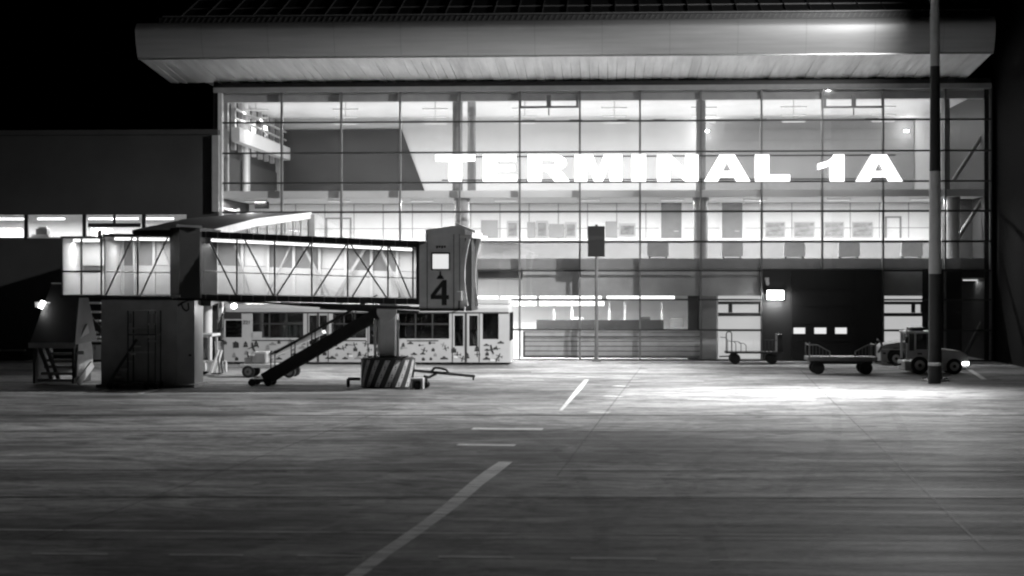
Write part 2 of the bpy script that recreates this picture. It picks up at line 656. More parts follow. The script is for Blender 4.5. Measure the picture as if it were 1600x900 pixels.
while xc0 + 3.1 * (k + 1) < XC:                  # butt joints between the fascia sheets
    x = xc0 + 3.1 * (k + 1)
    m = MB()
    for (ya, za), (yb_, zb_) in zip(fpts[:-2], fpts[1:-1]):
        m.bar((x, ya - .004, za), (x, yb_ - .004, zb_), .022, .012)
    m.build('fascia_joint', M['column'], T)
    k += 1
gt = MB().box(xc0 + .8, XC, YF + .7, YF + 1.25, zf_top + .12, zf_top + .42)
gt.build('gutter', M['gutter'], T)
rb = MB()
for k in range(150):
    x = xc0 + 1.0 + k * .26
    if x < XC - .2:
        rb.bar((x, YF + .68, zf_top + .14), (x + .16, YF + .68, zf_top + .4), .04, .05)
rb.build('gutter_rib', M['seam'], T)
MB().tube((xc0 + 1, YF + .62, zf_top + .47), (XC, YF + .62, zf_top + .47), .035, 8).build('gutter_pipe', M['alu'], T)
zr1 = zf_top + .45 + 12 * math.tan(R(20))
rf = MB().prism_yz([(YF + 1.3, zf_top + .1), (YF + 1.3, zf_top + .45), (YF + 13.3, zr1), (D + 16, zr1 - .3), (D + 16, zs_in + .35), (D + .3, zs_in + .35)], xc0 + 1.2, XC)
rf.build('roof', M['roofing'], T)
sm = MB()
for k in range(36):
    x = xc0 + 1.6 + k * 1.15
    if x < XC - .1:
        sm.bar((x, YF + 1.35, zf_top + .49), (x, YF + 13.2, zr1 + .03), .035, .06)
for t in (.18, .36, .6):
    p = (YF + 1.3 + 12 * t, zf_top + .47 + 12 * t * math.tan(R(20)))
    sm.bar((xc0 + 1.4, p[0], p[1]), (XC, p[0], p[1]), .03, .05)
sm.build('roof_seam', M['seam'], T)

# floors, ceilings and back walls of the three storeys
BH = D + 15.0                                    # back wall of the hall
B1 = D + 7.0
B0 = D + 6.0
MB().box(XL, XR, D + .35, BH, zf2a, zf2b).build('upper_floor_slab', M['ceil'], T)
MB().box(XL, XR, D + .35, BH, zf1a + .02, zf1b).build('lower_floor_slab', M['midgrey'], T)
MB().box(XL, XR, D + .35, BH, 0.01, .06).build('ground_floor_slab', M['lightgrey'], T)
MB().box(XL, XR, D + .35, BH, zt - .05, zt + .25).build('hall_ceiling', M['ceil'], T)
MB().box(XL, XR, D + .36, D + .7, Z(158, D + .5), zt - .06).build('bulkhead', M['lightgrey'], T)
MB().box(XL, XR, BH, BH + .3, 0, zt + .2).build('hall_back_wall', M['white'], T)
# dark cladding with a raking edge, and the grey cladding further right
Yp = BH - .12
pp = [at(x, y, Yp) for x, y in ((441, 203), (627, 201), (645, 250), (666, 305), (441, 305))]
MB().prism([(p.x, p.z) for p in pp], Yp, BH - .01).build('raking_dark_cladding', M['darkpanel'], T)
p0, p1 = at(1098, 189, Yp), at(1428, 305, Yp)
MB().box(p0.x, p1.x, Yp, BH - .01, p1.z, p0.z).build('grey_cladding', M['greypanel'], T)
m = MB()
for fy in (203.5, 221, 243):
    q = Z(fy, Yp)
    m.box(p0.x, p1.x, Yp - .015, Yp - .002, q - .012, q + .012)
m.build('cladding_groove', M['midgrey'], T)
# vents in the ceiling edge
for px in (485, 546, 596, 651, 826, 900, 974, 1030, 1188, 1362, 1496):
    a, b = at(px - 10, 188.5, BH - .02), at(px + 10, 184.5, BH - .02)
    MB().box(a.x, b.x, BH - .06, BH - .005, a.z, b.z).build('vent_grille', M['midgrey'], T)
# side wall at the left end with posts, beams and a round column
sx = XL + .1
sw = MB().box(sx - .3, sx, D + .4, BH, zf2b, Z(238, D + .4) - .1)
sw.build('side_wall', M['darkpanel'], T)
MB().box(sx - .2, sx - .15, D + .4, BH, Z(238, D + .4) - .1, zt).build('side_glazing', M['dark'], T)
ps = MB()
for k in range(9):
    y = D + .6 + k * 1.75
    ps.box(sx - .1, sx + .12, y, y + .35, zf2b if k in (0, 3, 8) else Z(228, D + .5), zt - .06)
ps.build('side_post', M['lightgrey'], T)
zb = Z(206, D + .5)
MB().box(sx + .35, sx + .75, D + .5, BH - .3, zb - .42, zb + .30).build('side_beam', M['white'], T)
MB().tube((sx + .5, D + .5, zb + .75), (sx + .5, BH - .4, zb + .75), .06).build('side_rail', M['lightgrey'], T)
MB().tube((sx + .5, D + .5, Z(166, D)), (sx + .5, BH - .4, Z(166, D)), .07).build('side_rail', M['lightgrey'], T)
for k, (px, yy, r) in enumerate(((383, D + 4.6, .17), (352, D + .9, .16))):
    x = X(px, yy)
    MB().tube((x, yy, zf2b), (x, yy, zt - .06), r, 20).build('round_post', M['white'], T, smooth=True)
# round columns on the grid
for px, r_, yo in ((715, .26, .9), (737, .22, 2.6), (1095, .24, .9), (1477, .22, .9)):
    yy = D + yo
    x = X(px, yy)
    MB().tube((x, yy, zf2b), (x, yy, zt - .07), r_, 24).build('hall_column', M['column'], T, smooth=True)
for px, r_, yo in ((722, .37, 1.0), (1095, .36, 1.0), (1489, .32, 1.0)):
    yy = D + yo
    x = X(px, yy)
    o = MB().tube((x, yy, zf1b), (x, yy, zf2a), r_, 24).build('gate_column', M['column'], T, smooth=True)
    MB().tube((x, yy, zf2a - .16), (x, yy, zf2a - .01), r_ + .05, 24).build('capital', M['midgrey'], o, smooth=True)
    MB().tube((x, yy, .06), (x, yy, zf1a), r_ * .9, 24).build('ground_column', M['midgrey'], T, smooth=True)

# gate storey
MB().box(XL, XR, B1, B1 + .2, zf1b, zf2a).build('gate_back_wall', M['white'], T)
gr = MB()
px = 462.0
while px < 1470:                                 # joints between the wall panels
    x = X(px, B1)
    gr.box(x - .02, x + .02, B1 - .02, B1 - .002, zf1b + 1.2, zf2a)
    px += 45.6
for fy in (318, 357):
    z = Z(fy, B1)
    gr.box(XL, XR, B1 - .024, B1 - .003, z - .018, z + .018)
gr.build('panel_joint', M['midgrey'], T)
MB().box(XL, XR, B1 - .06, B1 - .025, zf1b, Z(378, B1)).build('gate_wainscot', M['greypanel'], T)
MB().box(XL, XR, B1 - .25, B1 - .03, Z(377, B1) - .02, Z(373, B1)).build('gate_ledge', M['white'], T)
MB().box(XL, XR, D + .36, D + .42, zf1b, zf1b + .1).build('gate_kickboard', M['midgrey'], T)
for (xa, xb, ya) in ((1033, 1065, 314), (1128, 1160, 311), (1497, 1529, 312)):
    a, b = at(xa, ya, B1 - .06), at(xb, 372, B1 - .06)
    d = MB().box(a.x, b.x, B1 - .07, B1 - .03, b.z, a.z).build('door', M['blind'], T)
    f = MB()
    for (u0, u1, w0, w1) in ((a.x - .14, a.x, b.z, a.z + .13), (b.x, b.x + .14, b.z, a.z + .13), (a.x, b.x, a.z, a.z + .13), (a.x, b.x, Z(331, B1) - .03, Z(331, B1) + .04)):
        f.box(u0, u1, B1 - .10, B1 - .072, w0, w1)
    f.build('door_frame', M['white'], d)
    hx = b.x - .2
    MB().box(hx - .2, hx + .02, B1 - .13, B1 - .075, b.z + .35, b.z + .39).build('door_handle', M['alu'], d)
# glazed doorways
for (xa, xb, ya) in ((510, 548, 340), (1384, 1407, 338)):
    a, b = at(xa, ya, B1 - .05), at(xb, 372, B1 - .05)
    f = MB()
    f.box(a.x - .05, a.x + .05, B1 - .09, B1 - .03, b.z, a.z)
    f.box(b.x - .05, b.x + .05, B1 - .09, B1 - .03, b.z, a.z)
    f.box(a.x + .051, b.x - .051, B1 - .09, B1 - .03, a.z - .08, a.z)
    f.build('doorway_frame', M['midgrey'], T)
m = MB()
for k, px in enumerate((512, 560)):
    pass

# ground storey: spandrel, baggage hall, louvred parapet, doors
S0, S1 = X(817, D + .4), X(1190, D + .4)
MB().box(S0, S1, D + .36, D + .5, Z(462, D + .4), zf1a).build('spandrel_panel', M['spandrel'], T)
MB().box(X(1380, D), X(1443, D), D + .36, D + .5, Z(462, D + .4), zf1a).build('spandrel_panel', M['spandrel'], T)
MB().box(XL, XR, D + .5, B0, zf1a - .5, zf1a - .42).build('baggage_hall_ceiling', M['ceil'], T)
MB().box(XL, X(1190, D), B0, B0 + .2, .06, zf1a - .5).build('baggage_hall_wall', M['white'], T)
lv = MB()
pz0, pz1 = .1, Z(518, D + .4)
lv.box(S0, X(1098, D + .4), D + .5, D + .6, pz0, pz1)
lv.build('parapet_panel', M['black'], T)
lv = MB()
for k in range(5):
    z = pz0 + .12 + k * (pz1 - pz0 - .1) / 5
    lv.box(S0 + .1, X(1096, D + .4), D + .44, D + .5 - .003, z, z + .2)
lv.build('louvre_slat', M['slat'], T)
MB().box(S0, X(1098, D), D + .38, D + .75, pz1 + .003, pz1 + .06).build('sill', M['lightgrey'], T)
x = X(1085, D + .6)
MB().box(x - .32, x + .2, D + .5, D + 1.0, .06, zf1a).build('ground_pier', M['darkpanel'], T)
MB().box(X(1098, D) , X(1120, D), D + .36, D + .55, .06, Z(462, D + .4) - .01).build('door_side_panel', M['midgrey'], T)
for (xa, xb) in ((1122, 1190), (1380, 1443)):    # lit frosted doors with their frames
    a, b = at(xa, 474, D + .4), at(xb, 560, D + .4)
    d = MB().box(a.x, b.x, D + .42, D + .46, .08, Z(462, D + .4)).build('door', M['litpanel'], T)
    f = MB()
    for fy, t in ((473, .075), (491, .085), (516, .03)):
        z = Z(fy, D + .4)
        f.box(a.x, b.x, D + .34, D + .415, z - t, z + t)
    for fx in ((xa + .28 * (xb - xa)) if xa < 1200 else xa + .74 * (xb - xa), xb - 2):
        x = X(fx, D + .4)
        f.box(x - .10, x + .10, D + .33, D + .339, Z(491, D) + .09, Z(473, D) - .08)
    f.build('door_frame', M['frame'], d)
# dark gate section with a sectional door and three lit lights in it
x0, x1 = X(1190, D - .1), X(1380, D - .1)
MB().box(x0 + .05, x1 - .05, D - .1, D + .34, .06, zf1a - .01).build('dark_door_wall', M['dark'], T)
xa, xb = X(1237, D - .2), X(1337, D - .2)
sd = MB()
for k in range(5):
    z0 = .08 + k * .86
    sd.box(xa, xb, D - .2, D - .103, z0, z0 + .835)
sd = sd.build('sectional_door', M['black'], T)
for (wa, wb) in ((1240, 1258), (1272.5, 1291), (1305, 1323)):
    a, b = at(wa, 512, D - .21), at(wb, 521.5, D - .21)
    MB().box(a.x, b.x, D - .215, D - .203, b.z, a.z).build('door_window', M['litwin'], sd)
MB().box(X(1443, D), X(1505, D), D + .36, D + .5, .06, zf1a).build('dark_infill_panel', M['dark'], T)
# side room at the right end: braces behind the glass
br = MB()
for (xa, ya, xb, yb, yy) in ((1489, 283, 1548, 192, D + 1.2), (1497, 372, 1552, 285, D + 1.2), (1505, 560, 1552, 470, D + 1.2)):
    a, b = at(xa, ya, yy), at(xb, yb, yy)
    br.tube(a, b, .10, 12)
br.build('diagonal_brace', M['midgrey'], T)
MB().box(X(1480, D + 2), XR, D + 3.2, D + 3.4, zf1b, zf2a).build('end_room_wall', M['darkpanel'], T)
MB().box(X(1540, D), XR + .2, D + .3, BH, 0, zt + .2).build('end_wall', M['dark'], T)
MB().box(XL - .35, XL - .12, D - .1, BH, 0, zt + 1).build('end_wall', M['dark'], T)
MB().box(XL, XR, D - .12, D + .34, 0.0, .055).build('plinth', M['black'], T)

# ceiling lights of the hall: fittings with a diffuser each, their light, and an added ceiling fill
hall_z = zt - .06
k = 0
for yy in (D + 2.6, D + 7.0, D + 11.0):
    for px in range(400, 1520, 140):
        x = X(px, yy)
        L_ = thing('ceiling_light', (x, yy, hall_z), 'flat rectangular light hung below the ceiling of the upper hall', 'ceiling light', 'upper hall ceiling lights')
        MB().box(x - .65, x + .65, yy - .06, yy + .06, hall_z - .55, hall_z - .5).build('housing', M['white'], L_)
        MB().box(x - .6, x + .6, yy - .05, yy + .05, hall_z - .56, hall_z - .552).build('diffuser', M['ceillamp'], L_)
        MB().tube((x, yy, hall_z - .499), (x, yy, hall_z - .003), .02, 8).build('hanger', M['alu'], L_)
        area('ceiling_light_glow', (x, yy, hall_z - .63), 1.1, .4, HALL_W / 3, parent=L_)
        area('ceiling_light_glow', (x, yy, hall_z - .48), 4.6, 4.0, HALL_W / 9, rot=(math.pi, 0, 0), parent=L_)  # added upward fill, far larger than the fitting, to brighten the ceiling
for px in range(400, 1500, 130):
    yy = D + 2.6
    x = X(px, yy)
    L_ = thing('ceiling_light', (x, yy, zf2a), 'slim light under the floor slab above the gate lounge', 'ceiling light', 'gate lounge ceiling lights')
    MB().box(x - .6, x + .6, yy - .15, yy + .15, zf2a - .07, zf2a - .003).build('housing', M['white'], L_)
    MB().box(x - .55, x + .55, yy - .12, yy + .12, zf2a - .08, zf2a - .072).build('diffuser', M['ceillamp'], L_)
    area('ceiling_light_glow', (x, yy, zf2a - .1), 1.0, .25, GATE_W / 3, parent=L_)
# fluorescent strips of the baggage hall
for i, (xa, xb, py, yo) in enumerate(((746, 778, 465.5, 1.0), (782, 812, 465.5, 1.0), (815, 838, 465.5, 1.0), (843, 940, 465.5, 1.0), (948, 1054, 465.5, 1.0),
                                      (760, 838, 474.5, 2.2), (843, 944, 474.5, 2.2), (1122, 1188, 465, .3))):
    yy = D + yo
    a, b = at(xa, py - 3, yy), at(xb, py + 3, yy)
    if yo < .5:
        continue
    o = thing('fluorescent_light', ((a.x + b.x) / 2, yy, b.z), 'long fluorescent strip light in the ground floor baggage hall', 'strip light', 'strip lights in the baggage hall')
    MB().box(a.x, b.x, yy - .06, yy + .06, b.z, a.z).build('tube', M['tube'], o)
    MB().box(a.x, b.x, yy - .1, yy + .1, a.z + .002, a.z + .06).build('housing', M['white'], o)
    MB().box(a.x + .2, a.x + .24, yy - .02, yy + .02, a.z + .061, zf1a - .43).build('hanger', M['white'], o)
    area('strip_light_glow', ((a.x + b.x) / 2, yy, b.z - .02), b.x - a.x, .12, LOBBY_W / 3, parent=o)
for px in (400, 470, 540, 610, 680, 1522):
    yy = D + 2.2
    x = X(px, yy)
    o = thing('ceiling_light', (x, yy, zf1a - .5), 'square light in the ground floor lobby ceiling behind the bus', 'ceiling light', 'lobby ceiling lights')
    MB().box(x - .5, x + .5, yy - .3, yy + .3, zf1a - .56, zf1a - .503).build('diffuser', M['ceillamp'], o)
    area('ceiling_light_glow', (x, yy, zf1a - .6), .9, .5, LOBBY_W / 2 if px < 1500 else 30, parent=o)

# ---- the big sign
YS = D - .38
S = thing('terminal_sign', (X(1045, YS), YS, Z(284, YS)), 'backlit white letters reading TERMINAL 1A across the glass front', 'sign')
HL = [[(0, 0)]]


def letter(ch):
    if ch == 'T':
        return [[(.34, 0), (.66, 0), (.66, .76), (1, .76), (1, 1), (0, 1), (0, .76), (.34, .76)]]
    if ch == 'E':
        return [[(0, 0), (1, 0), (1, .23), (.40, .23), (.40, .40), (.93, .40), (.93, .61), (.40, .61), (.40, .77), (.97, .77), (.97, 1), (0, 1)]]
    if ch == 'I':
        return [[(0, 0), (1, 0), (1, 1), (0, 1)]]
    if ch == 'L':
        return [[(0, 0), (1, 0), (1, .25), (.40, .25), (.40, 1), (0, 1)]]
    if ch == 'N':
        return [[(0, 0), (.31, 0), (.31, .55), (.68, 0), (1, 0), (1, 1), (.69, 1), (.69, .45), (.32, 1), (0, 1)]]
    if ch == 'M':
        return [[(0, 0), (.26, 0), (.26, .70), (.41, 0), (.59, 0), (.74, .70), (.74, 0), (1, 0), (1, 1), (.62, 1), (.50, .40), (.38, 1), (0, 1)]]
    if ch == 'A':
        return [[(0, 0), (.30, 0), (.345, .165), (.655, .165), (.70, 0), (1, 0), (.66, 1), (.34, 1)], [(.40, .38), (.60, .38), (.50, .74)]]
    if ch == 'R':
        bowl = [(.62 + .34 * math.cos(t), .71 + .29 * math.sin(t)) for t in [R(90 - 18 * k) for k in range(11)]]
        hole = [(.56 + .12 * math.cos(t), .70 + .105 * math.sin(t)) for t in [R(-90 + 18 * k) for k in range(11)]]
        return [[(0, 0), (.33, 0), (.33, .40), (.40, .40), (.50, .34), (.66, 0), (1.03, 0), (.86, .32), (.74, .425)] + bowl[::-1][1:] + [(0, 1)],
                [(.33, .595)] + hole + [(.33, .805)]]
    if ch == '1':
        return [[(.46, 0), (1, 0), (1, 1), (.60, 1), (.52, .86), (.36, .76), (0, .66), (0, .44), (.28, .52), (.46, .60)]]


for ch, xa, xb in (('T', 681, 742), ('E', 755, 807.5), ('R', 825, 888), ('M', 898, 972), ('I', 987, 1009), ('N', 1027, 1091),
                   ('A', 1100, 1172), ('L', 1180, 1234), ('1', 1278, 1319), ('A', 1337, 1410)):
    a, b = at(xa, 283.5, YS), at(xb, 241.5, YS)
    wx, hz = b.x - a.x, b.z - a.z
    shape_mesh('letter', letter(ch), .16, M['sign'], S, lambda x, y, z, a=a, wx=wx, hz=hz: (a.x + x * wx, YS + z, a.z + y * hz))
for py in (244.5, 281):
    z = Z(py, YS)
    MB().box(X(690, YS), X(1400, YS), YS + .12, YS + .17, z - .03, z + .03).build('rail', M['steel'], S)
for px in MUL[4:12]:
    x = X(px, D)
    MB().box(x - .03, x + .03, YS + .171, D - .061, Z(244.5, D) - .04, Z(244.5, D) + .04).build('bracket', M['steel'], S)

# ---- opening vents at the top of the glass front
for (xa, xb) in ((811, 904), (1287, 1381)):
    a, b = at(xa, 149, D - .1), at(xb, 167, D - .1)
    o = MB()
    o.box(a.x, b.x, D - .14, D - .07, b.z - .05, b.z + .05)
    o.box(a.x, a.x + .12, D - .14, D - .07, b.z + .051, a.z)
    o.box(b.x - .12, b.x, D - .14, D - .07, b.z + .051, a.z)
    o.box((a.x + b.x) / 2 - .11, (a.x + b.x) / 2 + .11, D - .14, D - .07, b.z + .051, a.z)
    v = o.build('vent_frame', M['fin'], T)
    x = (a.x + b.x) / 2
    MB().bar((x, D - .05, b.z - .06), (x, D - .05, b.z - .40), .06, .06).build('vent_arm', M['fin'], v)

# ---- things in the gate lounge
for k, (xa, xb, lab) in enumerate(((1197, 1225, 'framed grey seascape photo, first of four beside the sign pole side'), (1242, 1271, ''), (1289, 1317, ''), (1333, 1362, ''))):
    yy = B1 - .05
    a, b = at(xa, 348.5, yy), at(xb, 369, yy)
    labs = ('framed landscape photo on the lounge wall, the one farthest from the striped mast',
            'framed photo on the lounge wall, between the farthest and third from the striped mast',
            'framed photo on the lounge wall, the palest, second from the striped mast',
            'framed photo with dark hill shape on the lounge wall, nearest the striped mast')
    o = thing('framed_picture', ((a.x + b.x) / 2, yy, b.z), labs[k], 'picture', 'four framed pictures on the lounge wall')
    MB().box(a.x - .06, b.x + .06, yy - .03, yy, b.z - .06, a.z + .06).build('frame', M['lightgrey'], o)
    MB().box(a.x, b.x, yy - .045, yy - .033, b.z, a.z).build('print', M['picture'], o)
posters = ((752, 778, 344, 371, 'blank', 'plain grey notice board, the one nearest the jet bridge cab'),
           (792, 810, 345, 371, 'print', 'pale poster with dark printed blots beside the plain grey board'),
           (824, 836, 347, 371, 'blank', 'narrow plain grey board left of the patterned poster'),
           (838, 856, 345, 371, 'print', 'patterned poster with a light top, between two plain boards'),
           (858, 881, 350, 371, 'blank', 'wide plain grey board between two patterned posters'),
           (883, 901, 347, 371, 'print', 'light poster with dark specks beside the black stand board'),
           (946, 964, 346, 371, 'blank', 'plain grey board just right of the black stand board'),
           (967, 993, 349, 369, 'print', 'pale tilted-line poster farthest right in the poster row'))
for (xa, xb, ya, yb, kd, lab) in posters:
    yy = B1 - .05
    a, b = at(xa, ya, yy), at(xb, yb, yy)
    o = thing('poster', ((a.x + b.x) / 2, yy, b.z), lab, 'poster', 'posters along the lounge wall')
    MB().box(a.x, b.x, yy - .03, yy, b.z, a.z).build('board', M['greypanel'] if kd == 'blank' else M['lightgrey'], o)
    if kd == 'print':
        MB().box(a.x + .08, b.x - .08, yy - .042, yy - .032, b.z + .08, a.z - .12).build('print', M['poster'], o)


def armchair():
    o = thing('armchair', (0, 0, 0), '', 'armchair', 'armchairs in the gate lounge')
    pts = []
    for (cx, cz, a0) in ((.42, .82, 0), (-.42, .82, 90), (-.42, .32, 180), (.42, .32, 270)):
        for k in range(5):
            t = R(a0 + 22.5 * k)
            pts.append((cx + .12 * math.cos(t), cz + .12 * math.sin(t)))
    MB().prism(pts, -.08, .06).build('backrest', M['cloth'], o, .02)
    MB().box(-.5, .5, .061, .6, .22, .42).build('seat', M['cloth'], o, .04)
    for x in (-.42, .42):
        MB().tube((x, .0, 0), (x, .0, .2), .035, 8).build('leg', M['steel'], o)
        MB().tube((x, .52, 0), (x, .52, .218), .035, 8).build('leg', M['steel'], o)
    MB().tube((-.4, -.02, .12), (.4, -.02, .12), .03, 8).build('stretcher', M['alu'], o)
    return o


ac = armchair()
labs = ('grey armchair by the glass, between the black stand board and the thick column',
        'grey armchair by the glass, just right of the thick column',
        'grey armchair by the glass beneath the two farthest framed pictures',
        'grey armchair by the glass beneath the pictures nearest the striped mast',
        'dark armchair by the glass just beside the striped mast')
for k, px in enumerate((1028, 1144, 1241.5, 1327, 1425)):
    o = ac if k == 0 else copy_tree(ac)
    yy = D + 1.9
    o.location = (X(px, yy), yy, zf1b)
    o['label'] = labs[k]
# check-in style desk near the left of the lounge and a dark screen
yy = D + 3
a, b = at(788, 384, yy), at(812, 404, yy)
o = thing('lounge_desk', (X(780, yy), yy, zf1b), 'pale low desk with a dark recess behind the cab end of the bridge', 'desk')
MB().box(X(752, yy), X(812, yy), yy, yy + .8, zf1b, Z(380, yy)).build('desk_body', M['greypanel'], o)
MB().box(X(750, yy), X(815, yy), yy - .1, yy + .9, Z(380, yy) + .003, Z(378, yy)).build('desk_top', M['white'], o)
yy = D + 2.5
o = thing('lounge_screen', (X(398, yy), yy, Z(325, yy)), 'small black screen hanging inside the left end of the glass front', 'screen')
MB().box(X(398, yy), X(420, yy), yy, yy + .1, Z(325, yy), Z(314, yy)).build('casing', M['black'], o)
MB().box(X(407, yy), X(411, yy), yy + .03, yy + .07, Z(314, yy) + .003, zf2a).build('hanger', M['steel'], o)
# wall-washer lamps on the grey cladding
for k, px in enumerate((1104, 1416)):
    yy = BH - .5
    p = at(px, 205, yy)
    o = thing('wall_lamp', p, ('small bright wall lamp at the left end of the grey hall cladding', 'small bright wall lamp at the right end of the grey hall cladding')[k], 'wall lamp', 'wall lamps on the grey cladding')
    MB().box(p.x - .14, p.x + .14, yy - .08, yy + .08, p.z - .06, p.z + .06).build('lamp_glass', M['tube'], o)
    MB().box(p.x - .05, p.x + .05, yy + .081, BH - .121, p.z - .05, p.z + .05).build('arm', M['alu'], o)
    l = bpy.data.lights.new('wall_lamp_glow', 'POINT')
    l.energy = 60
    l.shadow_soft_size = .15
    lo = bpy.data.objects.new('wall_lamp_glow', l)
    C.objects.link(lo)
    lo.parent = o
    lo.location = (0, -.2, 0)

# ---- baggage hall: long dark counter with posts and a few boxes
yy = D + 2.6
a, b = at(838, 500, yy), at(1037, 511, yy)
o = thing('baggage_counter', ((a.x + b.x) / 2, yy, .06), 'long dark baggage counter seen through the ground floor glass', 'counter')
MB().box(a.x, b.x, yy, yy + .9, .5, a.z).build('counter_body', M['black'], o)
MB().box(a.x - .3, b.x + .2, yy - .05, yy + .95, .06, .49).build('counter_base', M['lightgrey'], o)
for px, lab in ((866, 'dark slim post on the baggage counter, nearest the bus'), (894, 'pale slim post on the counter left of the sign pole'),
                (952, 'pale slim post on the counter just right of the sign pole'), (976, 'pale slim post midway along the baggage counter'),
                (1034, 'bright slim post at the far right end of the baggage counter')):
    p = at(px, 500, yy + .4)
    o = thing('counter_post', (p.x, yy + .4, p.z), lab, 'post', 'slim posts on the baggage counter')
    dk = px == 866
    MB().box(p.x - .05, p.x + .05, yy + .35, yy + .45, p.z + .013, p.z + .85).build('post', M['midgrey' if dk else 'white'], o)
    MB().box(p.x - .3, p.x + .3, yy + .3, yy + .5, p.z, p.z + .012).build('base', M['midgrey'], o)
    MB().box(p.x - .08, p.x + .08, yy + .32, yy + .48, p.z + .852, p.z + .9).build('cap', M['white'], o)
for (xa, xb, ya, lab) in ((999, 1016, 495, 'dark box on the baggage counter'), (1036, 1057, 497, 'stack-shaped grey crate at the right end of the counter'), (896, 912, 496, 'low grey crate on the counter just left of the sign pole')):
    a, b = at(xa, ya, yy + .3), at(xb, 500.5, yy + .3)
    zz = Z(500, yy) if xa < 1030 else Z(511, yy)
    o = MB().box(a.x, b.x, yy + .1 if xa < 1030 else yy + .05, yy + .7, zz + .003, a.z).build('crate', M['darkpanel'] if xa == 999 else M['midgrey'], None, .02)
    if xa == 1036:
        o.location.x += .35
    tag(o, lab, 'crate')

# ================================================================== added black block that darkens the right end
wx = XR + .25
o = thing('added_dark_block', (wx + 12, D, 0), 'added black block darkening the right end beside the terminal', 'building')
MB().box(wx, wx + 26, D - 9.0, D + 18, 0, 27).build('wall', M['dark_block'], o)
MB().box(wx - .1, wx + 26.1, D - 9.1, D + 18.1, 27.003, 27.3).build('parapet', M['dark_block'], o)

# ================================================================== building at the left with a ribbon window
YL = D - .6
xl0, xl1 = X(-260, YL), X(341, YL)
LB = thing('ribbon_window_building', (X(100, YL), YL, 0), 'dark flat building at the left with one lit ribbon window', 'building')
zr0, zr1_, zrt = Z(370, YL), Z(334, YL), Z(208, YL)
MB().box(xl0, xl1, YL, YL + .3, 0, zr0).build('lower_wall', M['leftwall'], LB)
MB().box(xl0, xl1, YL, YL + .3, zr1_, zrt).build('upper_wall', M['leftwall'], LB)
MB().box(X(292, YL), xl1, YL + .003, YL + .3, zr0, zr1_).build('end_wall', M['leftwall'], LB)
MB().box(xl0, xl1, YL - .1, YL + 8, zrt + .003, zrt + .25).build('roof', M['leftwall'], LB)
MB().box(xl0, xl1, YL + 5, YL + 5.2, zr0 - .5, zr1_ + .5).build('room_back_wall', M['white'], LB)
MB().box(xl0, xl1, YL + .3, YL + 5, zr1_ + .3, zr1_ + .4).build('room_ceiling', M['ceil'], LB)
MB().box(xl0, xl1, YL + .3, YL + 5, zr0 - .6, zr0 - .5).build('room_floor', M['midgrey'], LB)
MB().box(X(333, YL), X(343, YL), YL - .25, YL - .003, Z(330, YL), zrt - .05).build('pilaster', M['midgrey'], LB)
MB().box(xl0, X(50, YL), YL - 1.2, YL - .003, 0, Z(549, YL)).build('plinth', M['black'], LB)
MB().box(xl0, X(50, YL), YL - 1.25, YL - .9, Z(549, YL) + .003, Z(548, YL) + .05).build('plinth_coping', M['midgrey'], LB)
for (xa, xb) in ((-240, 37), (43, 128), (137, 221), (228, 291)):
    gl = MB().box(X(xa, YL) , X(xb, YL), YL + .12, YL + .14, zr0 + .02, zr1_ - .02).build('window', M['glass'], LB)
    f = MB()
    f.box(X(xb, YL) + .003, X(xb + 6, YL) - .003, YL + .05, YL + .2, zr0 + .003, zr1_ - .003)
    if xa == 137:
        z = Z(350, YL)
        f.box(X(137, YL), X(219, YL), YL + .05, YL + .117, z - .12, z + .08)
        f.box(X(176, YL), X(180, YL), YL + .05, YL + .117, z + .081, zr1_ - .004)
    f.build('frame', M['dark'], gl)
    s_ = MB().box(X(xa, YL), X(xb, YL), YL - .06, YL + .05, zr0 - .05, zr0 + .019).build('sill', M['lightgrey'], gl)
for k, px in enumerate((-40, 20, 80, 160, 195, 250)):
    yy = YL + 2.2
    x = X(px, yy)
    o = thing('strip_light', (x, yy, zr1_), 'short bright strip light inside the ribbon window room', 'strip light', 'strip lights in the ribbon window room')
    MB().box(x - .7, x + .7, yy - .06, yy + .06, zr1_ - .18, zr1_ - .08).build('tube', M['tube'], o)
    MB().box(x - .5, x - .46, yy - .02, yy + .02, zr1_ - .078, zr1_ + .298).build('hanger', M['white'], o)
    area('strip_light_glow', (x, yy, zr1_ - .2), 1.4, .15, LEFT_W / 2, parent=o)
yy = YL + 1.0
p = at(62, 369, yy)
o = thing('desk_printer', (p.x, yy, zr0 - .45), 'boxy office machine on a cabinet in the left ribbon window', 'office machine')
MB().box(X(50, yy), X(76, yy), yy, yy + .6, zr0 - .497, Z(365, yy)).build('cabinet', M['lightgrey'], o)
MB().box(X(55, yy), X(73, yy), yy + .05, yy + .55, Z(365, yy) + .003, Z(356, yy)).build('casing', M['midgrey'], o, .03)
MB().box(X(58, yy), X(70, yy), yy + .15, yy + .45, Z(356, yy) + .003, Z(353, yy)).build('lid', M['lightgrey'], o, .02)
for (xa, xb, lab) in ((-10, 34, 'white cupboard row behind the leftmost ribbon window pane'), (142, 172, 'white cabinet behind the divided ribbon window pane')):
    yy = YL + 2.8
    o = thing('cupboard', (X((xa + xb) / 2, yy), yy, zr0 - .5), lab, 'cupboard')
    MB().box(X(xa, yy), X(xb, yy), yy, yy + .5, zr0 - .497, Z(356, yy)).build('carcass', M['white'], o)
    for t in (.33, .66):
        x = X(xa + (xb - xa) * t, yy)
        MB().box(x - .3, x + .25, yy - .03, yy - .003, zr0 - .4, Z(358, yy)).build('cupboard_door', M['panelwhite'], o)

